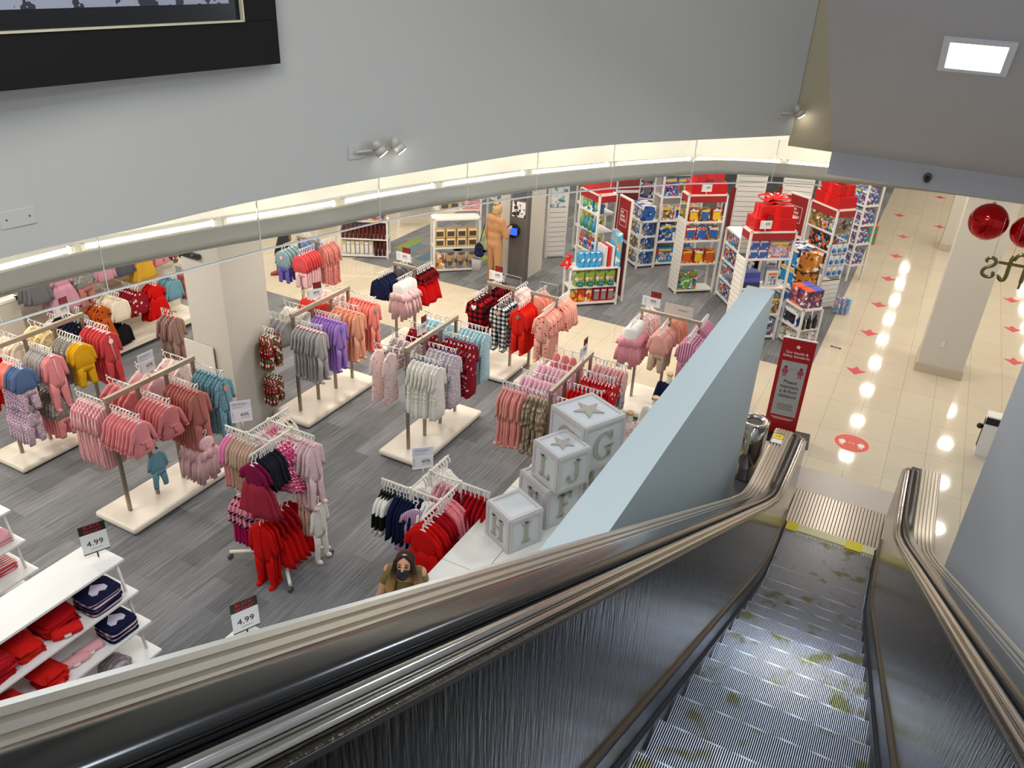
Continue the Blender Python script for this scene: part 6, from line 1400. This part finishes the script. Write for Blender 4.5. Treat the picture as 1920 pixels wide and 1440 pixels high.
# person in black capri pants far in the aisle
o, V = body('person', 1.68, skin, dict(ankL=(.07, -.10, .08), kneeL=(.08, -.08, .47), elL=(.20, -.06, 1.08), wrL=(.14, -.26, 1.06)), 'person in black capri trousers standing far off on the tiled aisle, holding a phone', (-4.25, 23.2, .006), .5)
organic('capri_trousers', [('e', (0, .005, .88), .18, .135, .13), limb(V['hipL'], V['kneeL'], .10, .075), limb(V['kneeL'], V['kneeL'].lerp(V['ankL'], .35), .075, .06), limb(V['hipR'], V['kneeR'], .10, .075), limb(V['kneeR'], V['kneeR'].lerp(V['ankR'], .35), .075, .06)], plain('1a1b1e', .85), o)
organic('shirt', [('e', V['chest'], .18, .12, .17), ('e', V['waist'], .16, .12, .16), limb(V['shL'], V['elL'], .065, .055), limb(V['shR'], V['elR'], .065, .055), ('c', V['shL'], V['shR'], .07, .07)], plain('202126', .85), o)
organic('hair', [('e', V['head'] + Vector((0, .02, .04)), .085, .10, .09)], plain('2a211b', .7), o)
for s in 'LR': organic('shoe', [('c', V['ank' + s] + Vector((0, .02, -.045)), V['ank' + s] + Vector((0, -.14, -.05)), .034, .03)], blackm, o, vox=.01)
# masked woman by the display wall, looking down towards us
TILT = -.42
o, V = body('person', 1.60, plain('d29a78', .5), dict(head=(0.02, -.13, 1.46), neck=(0.0, -.05, 1.31), chest=(0, -.02, 1.17), shL=(.145, 0, 1.29), shR=(-.145, 0, 1.29), elL=(.175, .06, 1.04), wrL=(.12, -.03, .84), elR=(-.225, -.06, 1.03), wrR=(-.24, -.24, .96)), 'person with long brown hair, black face mask and olive top by the display wall', (-3.05, 4.29, .006), .42, vox=.009, tilt=TILT)
o.scale = (.93, .93, .97)
organic('olive_top', [('e', V['chest'] + Vector((0, 0, -.02)), .168, .115, .15), ('e', V['waist'], .14, .105, .16), limb(V['shL'] + Vector((-.02, 0, 0)), V['shL'].lerp(V['elL'], .35), .062, .058), limb(V['shR'] + Vector((.02, 0, 0)), V['shR'].lerp(V['elR'], .35), .062, .058)], plain('7c6a3a', .8, bump=.3), o, vox=.011)
organic('trousers', [('e', (0, .005, .84), .178, .13, .12), limb(V['hipL'], V['kneeL'], .095, .07), limb(V['kneeL'], V['ankL'], .07, .05), limb(V['hipR'], V['kneeR'], .095, .07), limb(V['kneeR'], V['ankR'], .07, .05)], plain('24262c', .85), o)
hd = V['head']
def hair_mat():
    m, nt, b = newmat('brown_to_blonde_hair'); L = nt.links.new
    tc = N(nt, 'ShaderNodeTexCoord'); sp_ = N(nt, 'ShaderNodeSeparateXYZ'); L(tc.outputs['Object'], sp_.inputs[0])
    mr = N(nt, 'ShaderNodeMapRange'); mr.inputs[1].default_value = 1.20; mr.inputs[2].default_value = 1.42; L(sp_.outputs[2], mr.inputs[0])
    mx = N(nt, 'ShaderNodeMix', data_type='RGBA'); L(mr.outputs[0], mx.inputs[0]); mx.inputs[6].default_value = lin('a8824e'); mx.inputs[7].default_value = lin('33211a'); L(mx.outputs[2], b.inputs['Base Color'])
    mp = N(nt, 'ShaderNodeMapping'); mp.inputs['Scale'].default_value = (160, 160, 8); L(tc.outputs['Object'], mp.inputs[0]); ns = N(nt, 'ShaderNodeTexNoise', Scale=1.); L(mp.outputs[0], ns.inputs['Vector']); bp = N(nt, 'ShaderNodeBump', Strength=.5, Distance=.004); L(ns.outputs['Fac'], bp.inputs['Height']); L(bp.outputs[0], b.inputs['Normal'])
    b.inputs['Roughness'].default_value = .55; b.inputs['Specular IOR Level'].default_value = .2; return m
RT = Matrix.Rotation(TILT, 3, 'X'); R4 = RT.to_4x4(); T = lambda x, y, z: hd + RT @ Vector((x, y, z))
W_ = lambda x, y, z: hd + Vector((x, y, z))
hp = [('e', T(0, .038, .038), .090, .088, .090, R4), ('e', T(0, .065, -.03), .092, .06, .10, R4), ('e', W_(0, .10, -.16), .10, .05, .14)]
for s in (-1, 1):
    hp += [limb(T(s * .020, -.052, .088), T(s * .070, -.035, .045), .018, .022), limb(T(s * .070, -.035, .045), T(s * .086, -.012, -.04), .022, .024), limb(T(s * .086, -.012, -.04), W_(s * .105, .01, -.14), .026, .034), limb(W_(s * .105, .01, -.14), W_(s * .125, -.03, -.25), .036, .038), limb(W_(s * .125, -.03, -.25), W_(s * .115, -.055, -.36), .036, .018), limb(W_(s * .10, .05, -.12), W_(s * .15, .0, -.26), .036, .034)]
organic('hair', hp, hair_mat(), o, vox=.0075, sm=3)
organic('face_mask', [('e', T(0, -.052, -.055), .062, .052, .045, R4), ('e', T(0, -.045, -.080), .048, .048, .040, R4), ('c', T(0, -.104, -.032), T(0, -.10, -.07), .014, .016), ('c', T(.05, -.05, -.04), T(.078, .0, -.012), .006, .004), ('c', T(-.05, -.05, -.04), T(-.078, .0, -.012), .006, .004)], plain('0e0e12', .7), o, vox=.006, sm=3)
for s in (-1, 1):
    k = G(); k.sphere((0, 0, 0), .016, .008, .007, n=10, k=6); k.xf(Matrix.Translation(T(s * .031, -.075, .004)) @ R4); k.obj('eye', plain('2a1812', .4), o)
    k = G(); k.sphere((0, 0, 0), .020, .006, .004, n=10, k=6); k.xf(Matrix.Translation(T(s * .033, -.081, .027)) @ R4); k.obj('eyebrow', plain('3c2820', .7), o)
    organic('shoe', [('c', V['ankL' if s > 0 else 'ankR'] + Vector((0, .02, -.045)), V['ankL' if s > 0 else 'ankR'] + Vector((0, -.13, -.055)), .04, .035)], blackm, o, vox=.01)
